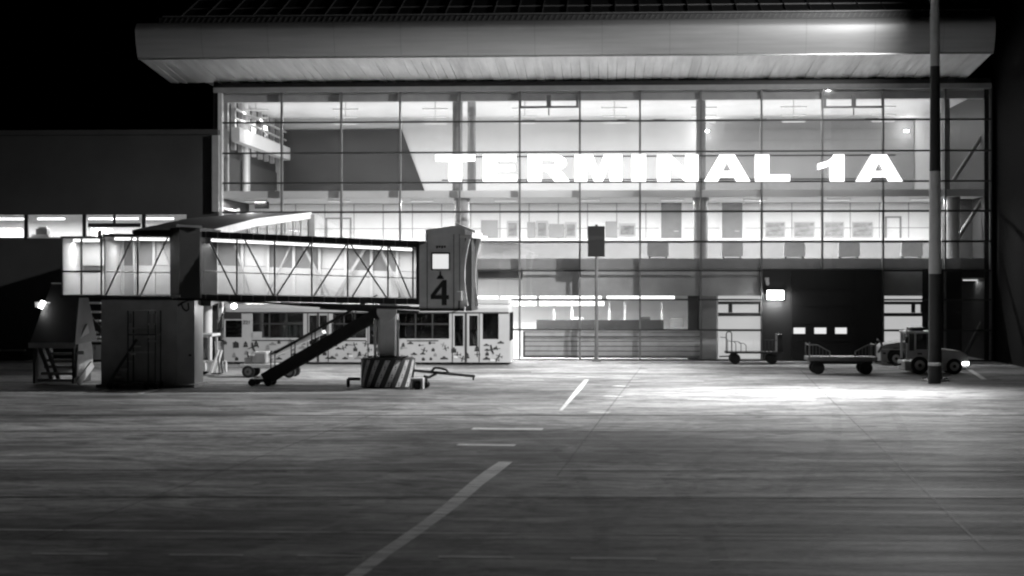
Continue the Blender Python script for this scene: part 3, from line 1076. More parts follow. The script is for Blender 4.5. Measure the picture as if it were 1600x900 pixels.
# ================================================================== lamps on the outside walls
p = at(1211.5, 461, D - .3)
o = thing('wall_floodlight', (p.x, D - .1, p.z), 'bright square floodlight on the dark door wall', 'floodlight')
MB().box(p.x - .40, p.x + .40, D - .36, D - .30, p.z - .2, p.z + .22).build('lamp_glass', M['lamp'], o)
MB().box(p.x - .44, p.x + .44, D - .298, D - .16, p.z - .24, p.z + .26).build('housing', M['steel'], o)
MB().box(p.x - .1, p.x + .1, D - .158, D - .103, p.z - .1, p.z + .1).build('bracket', M['steel'], o)
area('floodlight_glow', (p.x, D - .42, p.z), .8, .4, 260, rot=(R(62), 0, 0), parent=o)
p = at(1198.5, 440, D - .2)
o = thing('security_camera', (p.x, D - .1, p.z), 'small pale camera on the dark wall above the floodlight', 'camera')
MB().tube((p.x, D - .5, p.z - .1), (p.x, D - .18, p.z + .05), .09, 12).build('casing', M['lightgrey'], o)
MB().box(p.x - .1, p.x + .1, D - .2, D - .103, p.z + .05, p.z + .2).build('bracket', M['lightgrey'], o)

# ================================================================== boarding bridge
YB = 64.6                                        # camera side of the tunnel
YB2 = 67.2                                       # far side
B = thing('boarding_bridge', (X(450, YB), YB + 1.3, 0), 'glazed passenger boarding bridge with a dark cab numbered 4', 'boarding bridge')


def P(px, py, Y=YB):
    return at(px, py, Y)


def tunnel(x0, x1, top, bot, beams, posts, diag, inner=True, gx=None):
    """A glazed tunnel section between pixel columns x0, x1; top/bot give the outer edges (left, right)."""
    tl, tr, bl, br_ = P(x0, top[0]), P(x1, top[1]), P(x0, bot[0]), P(x1, bot[1])
    tb, bb = beams
    def lerp(a, b, x):
        t = (x - tl.x) / (tr.x - tl.x)
        return a + (b - a) * t
    # roof and floor decks as sloped boxes
    for (zl, zr_, t, nm, mt) in ((tl.z, tr.z, -tb, 'roof_deck', 'bridge'), (bl.z, br_.z, bb, 'floor_deck', 'bridge')):
        m = MB()
        m.add([(tl.x, YB - .05, zl), (tr.x, YB - .05, zr_), (tr.x, YB2 + .05, zr_), (tl.x, YB2 + .05, zl),
               (tl.x, YB - .05, zl + t), (tr.x, YB - .05, zr_ + t), (tr.x, YB2 + .05, zr_ + t), (tl.x, YB2 + .05, zl + t)],
              [(0, 1, 2, 3), (4, 7, 6, 5), (0, 4, 5, 1), (1, 5, 6, 2), (2, 6, 7, 3), (3, 7, 4, 0)])
        m.build(nm, M[mt], B)
    it, ib = (tl.z - tb - .004, tr.z - tb - .004), (bl.z + bb + .004, br_.z + bb + .004)
    zt_ = lambda x: lerp(it[0], it[1], x)
    zb_ = lambda x: lerp(ib[0], ib[1], x)
    gl = MB().prism([(tl.x + .01, ib[0]), (tr.x - .01, ib[1]), (tr.x - .01, it[1]), (tl.x + .01, it[0])], YB + .10, YB + .115).build('side_glazing', M['bglass'], B)
    MB().prism([(tl.x + .01, ib[0]), (tr.x - .01, ib[1]), (tr.x - .01, it[1]), (tl.x + .01, it[0])], YB2 - .10, YB2 - .09).build('side_glazing', M['bglass'], B)
    hz = lambda x, f: zb_(x) + (zt_(x) - zb_(x)) * f
    # far side: opaque white dado, pale posts
    pw = MB().prism([(tl.x + .01, ib[0]), (tr.x - .01, ib[1]), (tr.x - .01, hz(tr.x, .52)), (tl.x + .01, hz(tl.x, .52))], YB2 - .22, YB2 - .16)
    pw.build('inner_panel', M['panelwhite'], B)
    pp_ = MB()
    n = max(2, int((tr.x - tl.x) / .95))
    for k in range(n + 1):
        x = tl.x + .1 + (tr.x - tl.x - .2) * k / n
        pp_.box(x - .05, x + .05, YB2 - .30, YB2 - .225, zb_(x), zt_(x))
        if k % 3 == 1 and k < n:
            x2 = x + (tr.x - tl.x) / n
            pp_.prism([(x + .06, hz(x, .53)), (x2 - .06, hz(x2, .53)), (x2 - .06, hz(x2, .98)), (x + .06, hz(x, .98))], YB2 - .155, YB2 - .13)
    pp_.build('inner_post', M['white'], B)
    MB().prism([(tl.x + .01, hz(tl.x, .525)), (tr.x - .01, hz(tr.x, .525)), (tr.x - .01, it[1]), (tl.x + .01, it[0])], YB2 - .128, YB2 - .11).build('upper_panel', M['greypanel'], B)
    MB().box(tl.x + .02, tl.x + .06, YB + .13, YB2 - .31, ib[0], it[0]).build('end_panel', M['panelwhite'], B)
    # handrail inside
    MB().tube((tl.x + .02, YB + .35, hz(tl.x, .40)), (tr.x - .02, YB + .35, hz(tr.x, .40)), .025, 8).build('handrail', M['white'], B)
    for px in posts:
        x = X(px, YB)
        MB().box(x - .025, x + .025, YB - .02, YB + .08, zb_(x), zt_(x)).build('side_post', M['brace'], B)
    for (xa, ta, xb, tb_, back) in diag:
        a, b = X(xa, YB), X(xb, YB)
        yy = YB + .03 if not back else YB2 - .4
        MB().bar((a, yy, hz(a, ta)), (b, yy, hz(b, tb_)), .05, .055 if not back else .10).build('diagonal_brace', M['brace'] if not back else M['lightgrey'], B)
    # ceiling tube along the inside
    lt = MB().bar((tl.x + .3, YB + .6, zt_(tl.x + .3) - .07), (tr.x - .3, YB + .6, zt_(tr.x - .3) - .07), .14, .1)
    lt.build('ceiling_tube', M['tube'], B)
    n = max(1, int((tr.x - tl.x) / 2.0))
    for k in range(n):
        x = tl.x + (tr.x - tl.x) * (k + .5) / n
        area('bridge_light_glow', (x, YB + 1.3, zt_(x) - .15), 1.6, .3, BRIDGE_W, parent=B)


tunnel(95, 160, (369, 369), (465, 465), (.07, .10), (97, 127, 158), ())
tunnel(160, 270, (365, 366), (466, 467), (.10, .10), (215,), ((165, 0, 207, 1, 0), (219, 0, 262, 1, 0), (262, 0, 225, 1, 1)))
tunnel(312, 655, (361, 377), (469, 476), (.23, .22), (370, 429, 487, 543, 606, 645),
       ((325, 1, 368, 0, 0), (382, 1, 427, 0, 0), (432, 0, 485, 1, 0), (490, 0, 541, 1, 0), (548, 1, 604, 0, 0), (550, 0, 598, 1, 0), (608, 1, 642, 0, 0),
        (345, 1, 372, 0, 1), (400, 0, 440, 1, 1), (455, 1, 500, 0, 1), (510, 0, 560, 1, 1), (580, 1, 620, 0, 1)))
# rail and mid-stile on the first fixed bay
z = P(100, 424).z
MB().box(X(97, YB), X(157, YB), YB - .03, YB + .07, z - .03, z + .03).build('mid_rail', M['steel'], B)
a, b = P(98, 376), P(157, 414)
MB().box(a.x, b.x, YB2 - .5, YB2 - .45, b.z, a.z).build('pale_blind', M['lightgrey'], B)
# rotunda: two dark faces meeting at an edge, with a bare metal rim
ro = MB()
pts = [(X(266, YB), YB - .02), (X(288, YB), YB - .75), (X(316, YB), YB - .35), (X(318, YB), YB2 + .3), (X(266, YB), YB2 + .3)]
zb_, zt_ = P(270, 466).z, P(270, 356).z
ro.add([(x, y, zb_) for x, y in pts] + [(x, y, zt_) for x, y in pts], [(4, 3, 2, 1, 0), (5, 6, 7, 8, 9)] + [(i, (i + 1) % 5, (i + 1) % 5 + 5, i + 5) for i in range(5)])
ro = ro.build('rotunda', M['dark'], B)
a = P(292, 357, YB - .8)
MB().bar((X(276, YB - .8), YB - .78, zt_ + .06), (X(312, YB - .8), YB - .45, zt_ + .02), .12, .08).build('rim_trim', M['alu'], ro)
MB().box(X(275, YB), X(290, YB), YB - .9, YB - .78, zb_ + .05, zb_ + .12).build('latch', M['alu'], ro)
# gangway back to the terminal with a rising roof
gx1, gx0 = X(316, YB + 1), X(316, YB + 1) - 2.9
y0, y1 = YB2 - .6, D - .3
zn, zm, zfr = P(316, 357).z, Z(342, YB + 9), Z(332, D)
yk = YB + 10
prof = [(y0, zn), (yk, zm + .05), (y1, zfr)]
m = MB()
m.prism_yz([(y0, zn - .3)] + prof + [(y1, zfr - .25), (yk, zm - .22)], gx0, gx1 + .15)
gw = m.build('gangway_roof', M['dark'], B)
MB().prism_yz([(y0, zn - .28), (y0, zn + .02), (yk, zm + .07), (y1, zfr + .02), (y1, zfr - .30), (yk, zm - .25)], gx1 + .16, gx1 + .22).build('roof_fascia', M['bellows'], gw)
zfl = lambda y: P(316, 462).z + (Z(408, D) - P(316, 462).z) * (y - y0) / (y1 - y0)
MB().prism_yz([(y0, zfl(y0)), (y1, zfl(y1)), (y1, zfl(y1) - .4), (y0, zfl(y0) - .4)], gx0, gx1 + .1).build('gangway_floor', M['bridge'], B)
MB().prism_yz([(y0 + .1, zfl(y0) + .01), (y1, zfl(y1) + .01), (y1, zfr - .31), (yk, zm - .26), (y0 + .1, zn - .31)], gx1 + .02, gx1 + .04).build('side_glazing', M['bglass'], B)
MB().prism_yz([(y0 + .1, zfl(y0) + .01), (y1, zfl(y1) + .01), (y1, zfr - .31), (yk, zm - .26), (y0 + .1, zn - .31)], gx0, gx0 + .06).build('inner_panel', M['panelwhite'], B)
gp = MB()
for k in range(11):
    y = y0 + .6 + k * (y1 - y0 - .8) / 10
    zz = zn + (zm - zn) * (y - y0) / (yk - y0) if y < yk else zm + (zfr - zm) * (y - yk) / (y1 - yk)
    gp.box(gx1 + .05, gx1 + .11, y - .05, y + .05, zfl(y) + .01, zz - .32)
gp.build('gangway_post', M['alu'], B)
MB().box(gx1 + .06, gx1 + .40, D - .55, D - .35, zf1b, zfr - .1).build('end_post', M['pedside'], B)
for k in range(4):
    y = y0 + 3 + k * 5
    area('bridge_light_glow', ((gx0 + gx1) / 2, y, zfl(y) + 1.9), .3, 1.8, BRIDGE_W * .7, parent=B)
# gangway support columns
for px, yy in ((323, 78.0),):
    x = X(px, yy)
    MB().tube((x, yy, 0), (x, yy, zfl(yy) - .41), .24, 20).build('support_column', M['lightgrey'], B, smooth=True)
# pedestal under the fixed end, with a separate grey side cover
px0, px1 = X(158, YB + .6), X(277, YB + .6)
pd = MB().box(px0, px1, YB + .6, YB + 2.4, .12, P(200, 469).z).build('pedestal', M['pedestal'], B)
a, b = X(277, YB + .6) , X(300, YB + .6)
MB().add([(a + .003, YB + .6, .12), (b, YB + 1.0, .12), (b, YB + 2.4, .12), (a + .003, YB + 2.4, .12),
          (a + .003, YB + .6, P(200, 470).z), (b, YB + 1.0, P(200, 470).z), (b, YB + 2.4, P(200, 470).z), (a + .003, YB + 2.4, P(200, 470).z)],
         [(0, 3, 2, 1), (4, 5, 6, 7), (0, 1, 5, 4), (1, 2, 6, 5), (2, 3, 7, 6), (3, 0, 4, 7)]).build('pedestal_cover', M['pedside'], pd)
MB().box(px0 - .15, b + .12, YB + .45, YB + 2.6, 0, .117).build('pedestal_foot', M['pedestal'], pd)
MB().box(X(288, YB), X(292, YB), YB + .68, YB + .74, Z(559, YB), Z(556, YB)).build('handle', M['steel'], pd)
# hose looping from the rotunda along the tunnel underside
hp = [P(x, y, YB - .1) for x, y in ((278, 478), (283, 474), (292, 469.5), (305, 468), (330, 469), (372, 471), (420, 473), (470, 477), (540, 481))]
MB().path(hp, .035, 8).build('power_hose', M['rubber'], B)
hp = [P(x, y, YB - .1) for x, y in ((283, 474), (286, 482), (291, 486), (295, 483), (294, 473))]
MB().path(hp, .03, 8).build('power_hose', M['rubber'], B)
# cab: hexagonal body, sloped roof, window, number and emblem
CB = .0
yc0, yc1 = YB - .35, YB2 + .5
cbz = P(690, 486, yc0).z
out_ = [(X(665, yc0), P(665, 358.5, yc0).z), (X(712, yc0), P(712, 352.5, yc0).z), (X(726, yc0), P(726, 358, yc0).z), (X(726, yc0), cbz), (X(655, yc0), cbz), (X(655, yc0), P(655, 383, yc0).z), (X(665, yc0), P(665, 380, yc0).z)]
w0, w1 = P(676, 397, yc0), P(701, 420, yc0)
cab = MB().prism(out_, yc0, yc1).build('cab', M['cab'], B)
MB().box(X(651, YB), X(656, YB), YB - .2, YB2 + .2, P(655, 476).z, P(655, 378).z).build('cab_collar', M['bridge'], cab)
wn = MB().box(w0.x, w1.x, yc0 - .02, yc0 - .003, w1.z, w0.z).build('cab_window', M['litwin'], cab)
f = MB()
f.box(w0.x - .05, w0.x - .002, yc0 - .035, yc0 - .003, w1.z - .05, w0.z + .05)
f.box(w1.x + .002, w1.x + .05, yc0 - .035, yc0 - .003, w1.z - .05, w0.z + .05)
f.box(w0.x - .001, w1.x + .001, yc0 - .035, yc0 - .003, w0.z + .002, w0.z + .05)
f.box(w0.x - .001, w1.x + .001, yc0 - .035, yc0 - .003, w1.z - .05, w1.z - .002)
f.build('window_frame', M['bridge'], wn)
n0, n1 = P(673, 477, yc0), P(701.5, 437.5, yc0)
four = [[(.60, 0), (.88, 0), (.88, .24), (1.0, .24), (1.0, .40), (.88, .40), (.88, 1), (.66, 1), (0, .40), (0, .24), (.60, .24)], [(.26, .40), (.60, .40), (.60, .72)]]
shape_mesh('number', four, .012, M['stripe_d'], cab, lambda x, y, z: (n0.x + x * (n1.x - n0.x), yc0 - .012 + z, n0.z + y * (n1.z - n0.z)))
e0, e1 = P(682, 436, yc0), P(694, 424, yc0)
shape_mesh('emblem', [[(0, 0), (1, 0), (.78, .42), (.62, .5), (.58, 1), (.42, 1), (.38, .5), (.22, .42)]], .012, M['stripe_d'], cab,
           lambda x, y, z: (e0.x + x * (e1.x - e0.x), yc0 - .012 + z, e0.z + y * (e1.z - e0.z)))
c0, c1 = P(681, 388, yc0), P(697, 384, yc0)
f = MB()
for k in range(4):
    x = c0.x + (c1.x - c0.x) * (k + .1) / 4
    f.box(x, x + .07, yc0 - .012, yc0 - .003, c0.z + (.02 if k % 2 else 0), c1.z)
f.build('small_lettering', M['stripe_d'], cab)
for px in (667.5, 709, 718):                        # panel seams of the cab
    x = X(px, yc0)
    MB().box(x - .012, x + .012, yc0 - .008, yc0 - .002, cbz + .05, P(px, 366, yc0).z).build('cab_seam', M['bridge'], cab)
MB().box(X(656, yc0), X(725, yc0), yc0 - .03, yc0 - .002, cbz, cbz + .09).build('cab_skirt', M['bridge'], cab)
a, b = P(713, 470, yc0), P(722, 455, yc0)
MB().box(a.x, b.x, yc0 - .12, yc0 - .002, a.z, b.z).build('control_box', M['cab'], cab, .02)
MB().path([Vector((a.x + .1, yc0 - .06, a.z)), Vector((a.x + .08, yc0 - .06, cbz + .02)), Vector((X(700, yc0), yc0 - .06, cbz - .08))], .018, 6).build('cab_cable', M['rubber'], cab)
for k in range(18):                                # stiffening ribs along the lower beam of the tunnel
    px = 322 + k * 18.5
    za = P(px, 469 + (476 - 469) * (px - 312) / 343).z
    MB().box(X(px, YB) - .02, X(px, YB) + .02, YB - .09, YB - .052, za + .01, za + .21).build('beam_rib', M['brace'], B)
    zt3 = P(px, 361 + 16 * (px - 312) / 343).z
    MB().box(X(px, YB) - .015, X(px, YB) + .015, YB - .08, YB - .052, zt3 - .22, zt3 - .01).build('beam_rib', M['brace'], B)
# cab roof lip and bellows canopy with two curved pale hoops
m = MB()
q = [P(712, 352, yc0), P(745, 365, yc0 + .6)]
m.add([(q[0].x, yc0 - .02, q[0].z + .004), (q[1].x, yc0 - .02, q[1].z), (q[1].x, yc1, q[1].z), (q[0].x, yc1, q[0].z + .004),
       (q[0].x, yc0 - .02, q[0].z + .09), (q[1].x, yc0 - .02, q[1].z + .08), (q[1].x, yc1, q[1].z + .08), (q[0].x, yc1, q[0].z + .09)],
      [(0, 3, 2, 1), (4, 5, 6, 7), (0, 1, 5, 4), (1, 2, 6, 5), (2, 3, 7, 6), (3, 0, 4, 7)])
m.build('cab_roof_lip', M['bellows'], cab)
MB().box(X(726, yc0) + .003, X(736, yc0), yc0 + .3, yc1 - .2, cbz, P(740, 368, yc0).z).build('cab_front_wall', M['bridge'], cab)


def hoop(px, Y, r):
    """One curved upright of the bellows: bowed inwards at the middle."""
    pts = []
    for k in range(13):
        t = k / 12
        py = 372 + (478 - 372) * t
        dx = -8.5 * math.sin(math.pi * min(1, t * .95)) * (1 - .25 * t) - 3.0 * t
        pts.append(at(px + dx, py, Y))
    return pts


for px, Y, wdt in ((732, yc0 + .05, .15), (749, yc0 + 1.9, .15)):
    pts = hoop(px, Y, 0)
    m = MB()
    for a, b in zip(pts, pts[1:]):
        m.bar(a, b + (b - a) * .05, wdt, .12)
    m.build('bellows_hoop', M['bellows'], B)
pa, pb = hoop(732, yc0 + .05, 0), hoop(749, yc0 + 1.9, 0)
m = MB()
for i in range(12):
    o_ = [pa[i] + Vector((-.08, .09, 0)), pb[i] + Vector((-.08, -.09, 0)), pb[i + 1] + Vector((-.08, -.09, 0)), pa[i + 1] + Vector((-.08, .09, 0))]
    m.add(o_ + [p + Vector((-.1, 0, 0)) for p in o_], [(0, 1, 2, 3), (7, 6, 5, 4), (0, 4, 5, 1), (1, 5, 6, 2), (2, 6, 7, 3), (3, 7, 4, 0)])
m.build('bellows_fabric', M['rubber'], B)
MB().bar(pa[0] + Vector((-.1, -.1, .06)), pb[0] + Vector((.05, .1, .02)), .5, .1).build('bellows_top', M['bellows'], B)
# lift column, wheel guard drum with slanting stripes, low guard frame
cx_, cy_ = X(606, YB + 1.1), YB + 1.2
lz = P(606, 565).z
lc = MB().box(cx_ - .28, cx_ + .28, cy_ - .3, cy_ + .3, lz, P(606, 470).z - .05).build('lift_column', M['cab'], B)
MB().tube((cx_, cy_ - .5, P(606, 487).z), (cx_, cy_ - .3, P(606, 487).z), .36, 20).build('motor_cover', M['cab'], lc)
MB().box(cx_ - .7, cx_ + .7, cy_ - .42, cy_ + .42, lz - .1, lz + .16).build('axle_beam', M['bridge'], lc)
for dx in (-.42, .42):
    MB().tube((cx_ + dx, cy_ - .5, lz + .1), (cx_ + dx, cy_ - .5, P(606, 500).z), .05, 10).build('jack_screw', M['alu'], lc)
dr = 1.0
zt_ = Z(562, cy_ - dr)
nseg = 48
gd = MB()
for i in range(nseg):
    t0, t1 = 2 * math.pi * i / nseg, 2 * math.pi * (i + 1) / nseg
    vs = []
    for rr in (dr - .04, dr):
        for t in (t0, t1):
            for zz in (.03, zt_):
                vs.append((cx_ + math.cos(t) * rr, cy_ + math.sin(t) * rr, zz))
    gd.add(vs, [(0, 1, 3, 2), (4, 6, 7, 5), (0, 4, 5, 1), (2, 3, 7, 6), (0, 2, 6, 4), (1, 5, 7, 3)])
dm = gd.build('wheel_guard', M['stripe_d'], B)
for k in range(16):                              # slanting pale stripes wrapped round the drum
    st = MB()
    for j in range(10):
        f0, f1 = j / 10, (j + 1) / 10
        t0 = 2 * math.pi * k / 16 + f0 * .42
        t1 = 2 * math.pi * k / 16 + f1 * .42
        dw = .175
        rr = dr + .004
        pts = [(t0, f0), (t0 + dw, f0), (t1 + dw, f1), (t1, f1)]
        vs = [(cx_ + math.cos(t) * rr, cy_ + math.sin(t) * rr, .06 + (zt_ - .1) * f) for t, f in pts]
        st.add(vs, [(0, 1, 2, 3)])
    st.build('warning_stripe', M['stripe_l'], dm)
m = MB()
m.tube((cx_, cy_, zt_ - .02), (cx_, cy_, zt_ + .04), dr - .05, 40)
m.build('guard_top', M['bridge'], dm)
for dx in (-.5, .5):
    w_ = MB().tube((cx_ + dx - .16, cy_, .45), (cx_ + dx + .16, cy_, .45), .45, 24).build('wheel', M['rubber'], B)
a, b = P(544, 592, cy_ - .6), P(563, 609, cy_ - .6)
m = MB().path([Vector((a.x, cy_ - .6, .03)), Vector((a.x, cy_ - .6, a.z)), Vector((b.x, cy_ - .6, a.z))], .06, 8)
m.build('guard_bumper', M['bridge'], B)
# long underframe rails beneath the telescoping tunnel
for (xa, ya, xb, yb, yy) in ((470, 476, 660, 482, YB + .3), (500, 481, 655, 488, YB2 - .3)):
    MB().bar(P(xa, ya, yy), P(xb, yb, yy), .14, .12).build('underframe_rail', M['bridge'], B)
for (xa, ya, xb, yb) in ((440, 473.5, 640, 479), ):
    MB().bar(P(xa, ya, YB + .9), P(xb, yb, YB + .9), .1, .07).build('cable_tray', M['alu'], B)
# service stair folding down under the tunnel
ys0, ys1 = YB + 1.7, YB + 2.5
p0, p1 = P(412, 593, ys0), P(600, 484, ys0)
for yy in (ys0, ys1):
    MB().bar((p0.x, yy, p0.z), (p1.x, yy, p1.z), .06, .46).build('stair_stringer', M['steel'], B)
m = MB()
nst = 15
for k in range(nst):
    t = (k + .5) / nst
    x, z = p0.x + (p1.x - p0.x) * t, p0.z + (p1.z - p0.z) * t
    m.box(x - .11, x + .11, ys0 + .031, ys1 - .031, z - .02, z + .02)
m.build('stair_tread', M['bridge'], B)
for yy in (ys0, ys1):
    m = MB()
    m.tube((p0.x + .3, yy, p0.z + .95), (p1.x - .25, yy, p1.z + .55), .028, 8)
    for k in range(6):
        t = .06 + k * .17
        x, z = p0.x + (p1.x - p0.x) * t, p0.z + (p1.z - p0.z) * t
        m.tube((x, yy, z), (x, yy, z + .93 - .42 * t), .022, 8)
    m.build('stair_handrail', M['steel'], B)
m = MB().box(p0.x - .5, p0.x + .25, ys0 - .05, ys1 + .05, .14, .26)
m.build('stair_foot', M['steel'], B)
for x in (p0.x - .42, p0.x + .18):
    for yy in (ys0 - .1, ys1 + .1):
        MB().tube((x, yy - .05, .14), (x, yy + .05, .14), .14, 16).build('castor', M['rubber'], B)
a, b = P(447, 556, ys0 - .3), P(570, 505, ys0 - .3)

# ---- lamp fixed to the gangway behind the bus roof
p = at(366, 478, YB2 + .5)
o = thing('bridge_lamp', (p.x, p.y, p.z), 'small glaring lamp under the bridge above the left end of the bus', 'lamp')
MB().tube(p + Vector((0, -.06, 0)), p + Vector((0, .06, 0)), .09, 14).build('lamp_glass', M['lamp'], o)
MB().box(p.x - .15, p.x - .092, p.y - .1, p.y + .1, p.z - .12, p.z + .12).build('housing', M['steel'], o)
MB().box(p.x - .2, p.x + .1, p.y - .05, p.y + .05, p.z + .122, p.z + .30).build('bracket', M['steel'], o)
l = bpy.data.lights.new('bridge_lamp_glow', 'POINT')
l.energy = 70
l.shadow_soft_size = .1
lo = bpy.data.objects.new('bridge_lamp_glow', l)
C.objects.link(lo)
lo.parent = o
lo.location = (.0, -.25, -.12)

# ================================================================== covered staircase at the far left
YC = 66.6
CS = thing('covered_staircase', (X(85, YC), YC, 0), 'dark covered staircase with open treads beside the bridge pedestal', 'staircase')
x0, x1 = X(53, YC), X(114, YC)
zh = Z(540, YC)
ztop = Z(444, YC + 5)
side = [(YC, .05), (YC, zh), (YC + 2.2, zh + .5), (YC + 2.2, .05)]
for xx in (x0, x1):
    MB().prism_yz(side, xx - .04, xx + .04).build('side_wall', M['bridge'], CS)
# hipped cover rising to a narrow ridge
zt2 = Z(444, YC + 1.9)
xr0, xr1 = X(83, YC + 1.9), X(128, YC + 1.9)
m = MB()
m.add([(x0 - .12, YC - .2, zh), (x1 + .14, YC - .2, zh), (x1 + .2, YC + 2.5, zh + .1), (x0 - .12, YC + 2.5, zh + .1),
       (xr0, YC + 1.7, zt2), (xr1, YC + 1.7, zt2), (xr1, YC + 2.4, zt2), (xr0, YC + 2.4, zt2)],
      [(0, 3, 2, 1), (4, 5, 6, 7), (0, 1, 5, 4), (1, 2, 6, 5), (2, 3, 7, 6), (3, 0, 4, 7)])
hd = m.build('cover_roof', M['bridge'], CS)
MB().box(x0 - .14, x1 + .16, YC - .24, YC - .202, zh - .12, zh + .08).build('eave_trim', M['pedestal'], hd)
MB().bar((xr0 + .02, YC + 1.66, zt2 + .03), (xr1, YC + 1.66, zt2 + .03), .05, .06).build('ridge_trim', M['midgrey'], hd)
m = MB()
for k in range(7):
    y = YC + .12 + k * .28
    z = .16 + k * .24
    m.box(x0 + .10 + k * .03, x1 - .10 - k * .03, y, y + .22, z - .05, z + .05)
m.build('tread', M['lightgrey'], CS)
m = MB()
for k in range(5):
    z = zh - .85 + k * .24
    m.box(x1 - .52, x1 - .22, YC + 2.0, YC + 2.1, z, z + .09)
m.build('upper_tread', M['white'], CS)
for k, xx in enumerate((x0 + .10, x0 + .38)):
    MB().bar((xx, YC + .3, zh - .06), (xx + .28, YC + .9, zh - 1.35), .17, .05).build('brace', M['midgrey'], CS)
MB().prism_yz([(YC + .05, .3), (YC + .3, zh + .1), (YC + 1.5, zh + .75), (YC + 2.2, zh - .3), (YC + 2.2, .5), (YC + 1.1, .12)], x1 + .05, x1 + .12).build('side_panel', M['vgrey'], CS)
MB().bar((x1 + .16, YC + .05, .06), (x1 + .5, YC + .8, .75), .08, .25).build('white_kick_strip', M['lightgrey'], CS)
yy = YC + 7
fl = MB()
for k, py in enumerate((472, 486, 500, 510, 518, 525, 531)):
    a, b = at(138 + k * .8, py, yy), at(158, py + 3, yy)
    fl.box(a.x, b.x, yy - .15, yy + .25, b.z, a.z)
fl.build('upper_tread', M['white'], CS)
MB().bar(at(110, 462, yy - .3), at(160, 520, yy - .3), .08, .22).build('upper_stringer', M['steel'], CS)
p = at(126, 551, YC)
MB().box(p.x - .13, p.x + .13, YC - .04, YC - .002, p.z - .06, p.z + .06).build('reflector', M['white'], CS)
p = at(65.5, 476, YC + 1)
o = thing('stair_lamp', p, 'glaring slanted lamp on the roof of the covered staircase', 'lamp')
MB().bar(p + Vector((-.06, 0, -.13)), p + Vector((.06, 0, .13)), .14, .12).build('lamp_glass', M['lamp'], o)
MB().box(p.x - .3, p.x + .3, p.y + .08, p.y + .16, p.z - .1, p.z + .1).build('back_plate', M['midgrey'], o)
MB().tube(p + Vector((0.15, .1, -.1)), p + Vector((.25, .2, -.75)), .03, 8).build('bracket', M['steel'], o)
l = bpy.data.lights.new('stair_lamp_glow', 'POINT')
l.energy = 6
l.shadow_soft_size = .1
lo = bpy.data.objects.new('stair_lamp_glow', l)
C.objects.link(lo)
lo.parent = o
lo.location = (.0, -.3, .05)
yy = D - 3
a, b = at(139, 539, yy), at(157, 555, yy)
o = thing('white_cabinet', ((a.x + b.x) / 2, yy, 0), 'white equipment cabinet between the covered stair and the pedestal', 'cabinet')
MB().box(a.x, b.x + .3, yy, yy + .5, .12, a.z).build('casing', M['white'], o, .02)
MB().box(a.x, b.x + .3, yy + .05, yy + .45, 0, .117).build('plinth', M['dark'], o)
MB().box(a.x + .28, a.x + .31, yy - .02, yy - .003, .6, .8).build('handle', M['steel'], o)

# ================================================================== mobile maintenance steps before the pedestal
YM = 64.2
MS = thing('mobile_steps', (X(205, YM), YM, 0), 'tall dark mobile maintenance steps parked against the bridge pedestal', 'steps')
xa, xb = X(200, YM), X(243, YM)
zpl = Z(524, YM)
for xx in (xa, X(232, YM), xb):
    for yy in (YM, YM + .75):
        if xx == X(232, YM) and yy > YM:
            continue
        MB().tube((xx, yy, .2), (xx, yy, Z(486, YM)), .032, 8).build('upright', M['bridge'], MS)
MB().box(xa, xb, YM + .03, YM + .72, zpl - .03, zpl + .03).build('platform', M['galv'], MS)
m = MB()
for py in (486, 514, 552):
    z = Z(py, YM)
    m.tube((xa, YM, z), (xb, YM, z), .024, 8)
m.build('guard_rail', M['lightgrey'], MS)
m = MB()
for k, (px, py) in enumerate(((172, 600), (177, 590), (185, 578), (193, 566), (198, 554), (206, 542))):
    p = at(px, py, YM)
    m.box(p.x - .14, p.x + .14, YM + .1, YM + .7, p.z - .018, p.z + .018)
m.build('step', M['lightgrey'], MS)
for yy in (YM + .06, YM + .73):
    MB().bar(at(166, 605, yy), at(214, 530, yy), .04, .1).build('stringer', M['bridge'], MS)
MB().bar((X(168, YM), YM + .1, .2), (xb + .1, YM + .1, .2), .07, .07).build('chassis_bar', M['galv'], MS)
MB().bar((X(168, YM), YM + .7, .2), (xb + .1, YM + .7, .2), .07, .07).build('chassis_bar', M['bridge'], MS)
for px in (172, 228, 242):
    for yy in (YM + .04, YM + .76):
        x = X(px, YM)
        MB().tube((x, yy - .03, .11), (x, yy + .03, .11), .11, 14).build('castor', M['rubber'], MS)
m = MB()
for (px0_, px1_, py0, py1) in ((231, 242, 505, 508), (231, 242, 524, 528), (232, 243, 532, 534)):
    a, b = at(px0_, py0, YM - .05), at(px1_, py1, YM - .05)
    m.box(a.x, b.x, YM - .07, YM - .04, b.z, a.z)
m.build('bright_clamp', M['alu'], MS)
m = MB()
for (px0_, px1_) in ((202, 206), (231.5, 235.5), (239.5, 243.5)):
    a, b = at(px0_, 490, YM - .05), at(px1_, 505, YM - .05)
    m.box(a.x, b.x, YM - .06, YM - .035, b.z, a.z)
m.build('reflective_plate', M['midgrey'], MS)
strip('painted_stop_mark', [gnd(146, 614), gnd(168, 609.5)], .2, M['line'], .008)
strip('painted_stop_mark', [gnd(218, 615.5), gnd(245, 609.5)], .2, M['line'], .008)
strip('painted_stop_mark', [gnd(150, 615.5), gnd(222, 615.8)], .1, M['faintline'], .008)

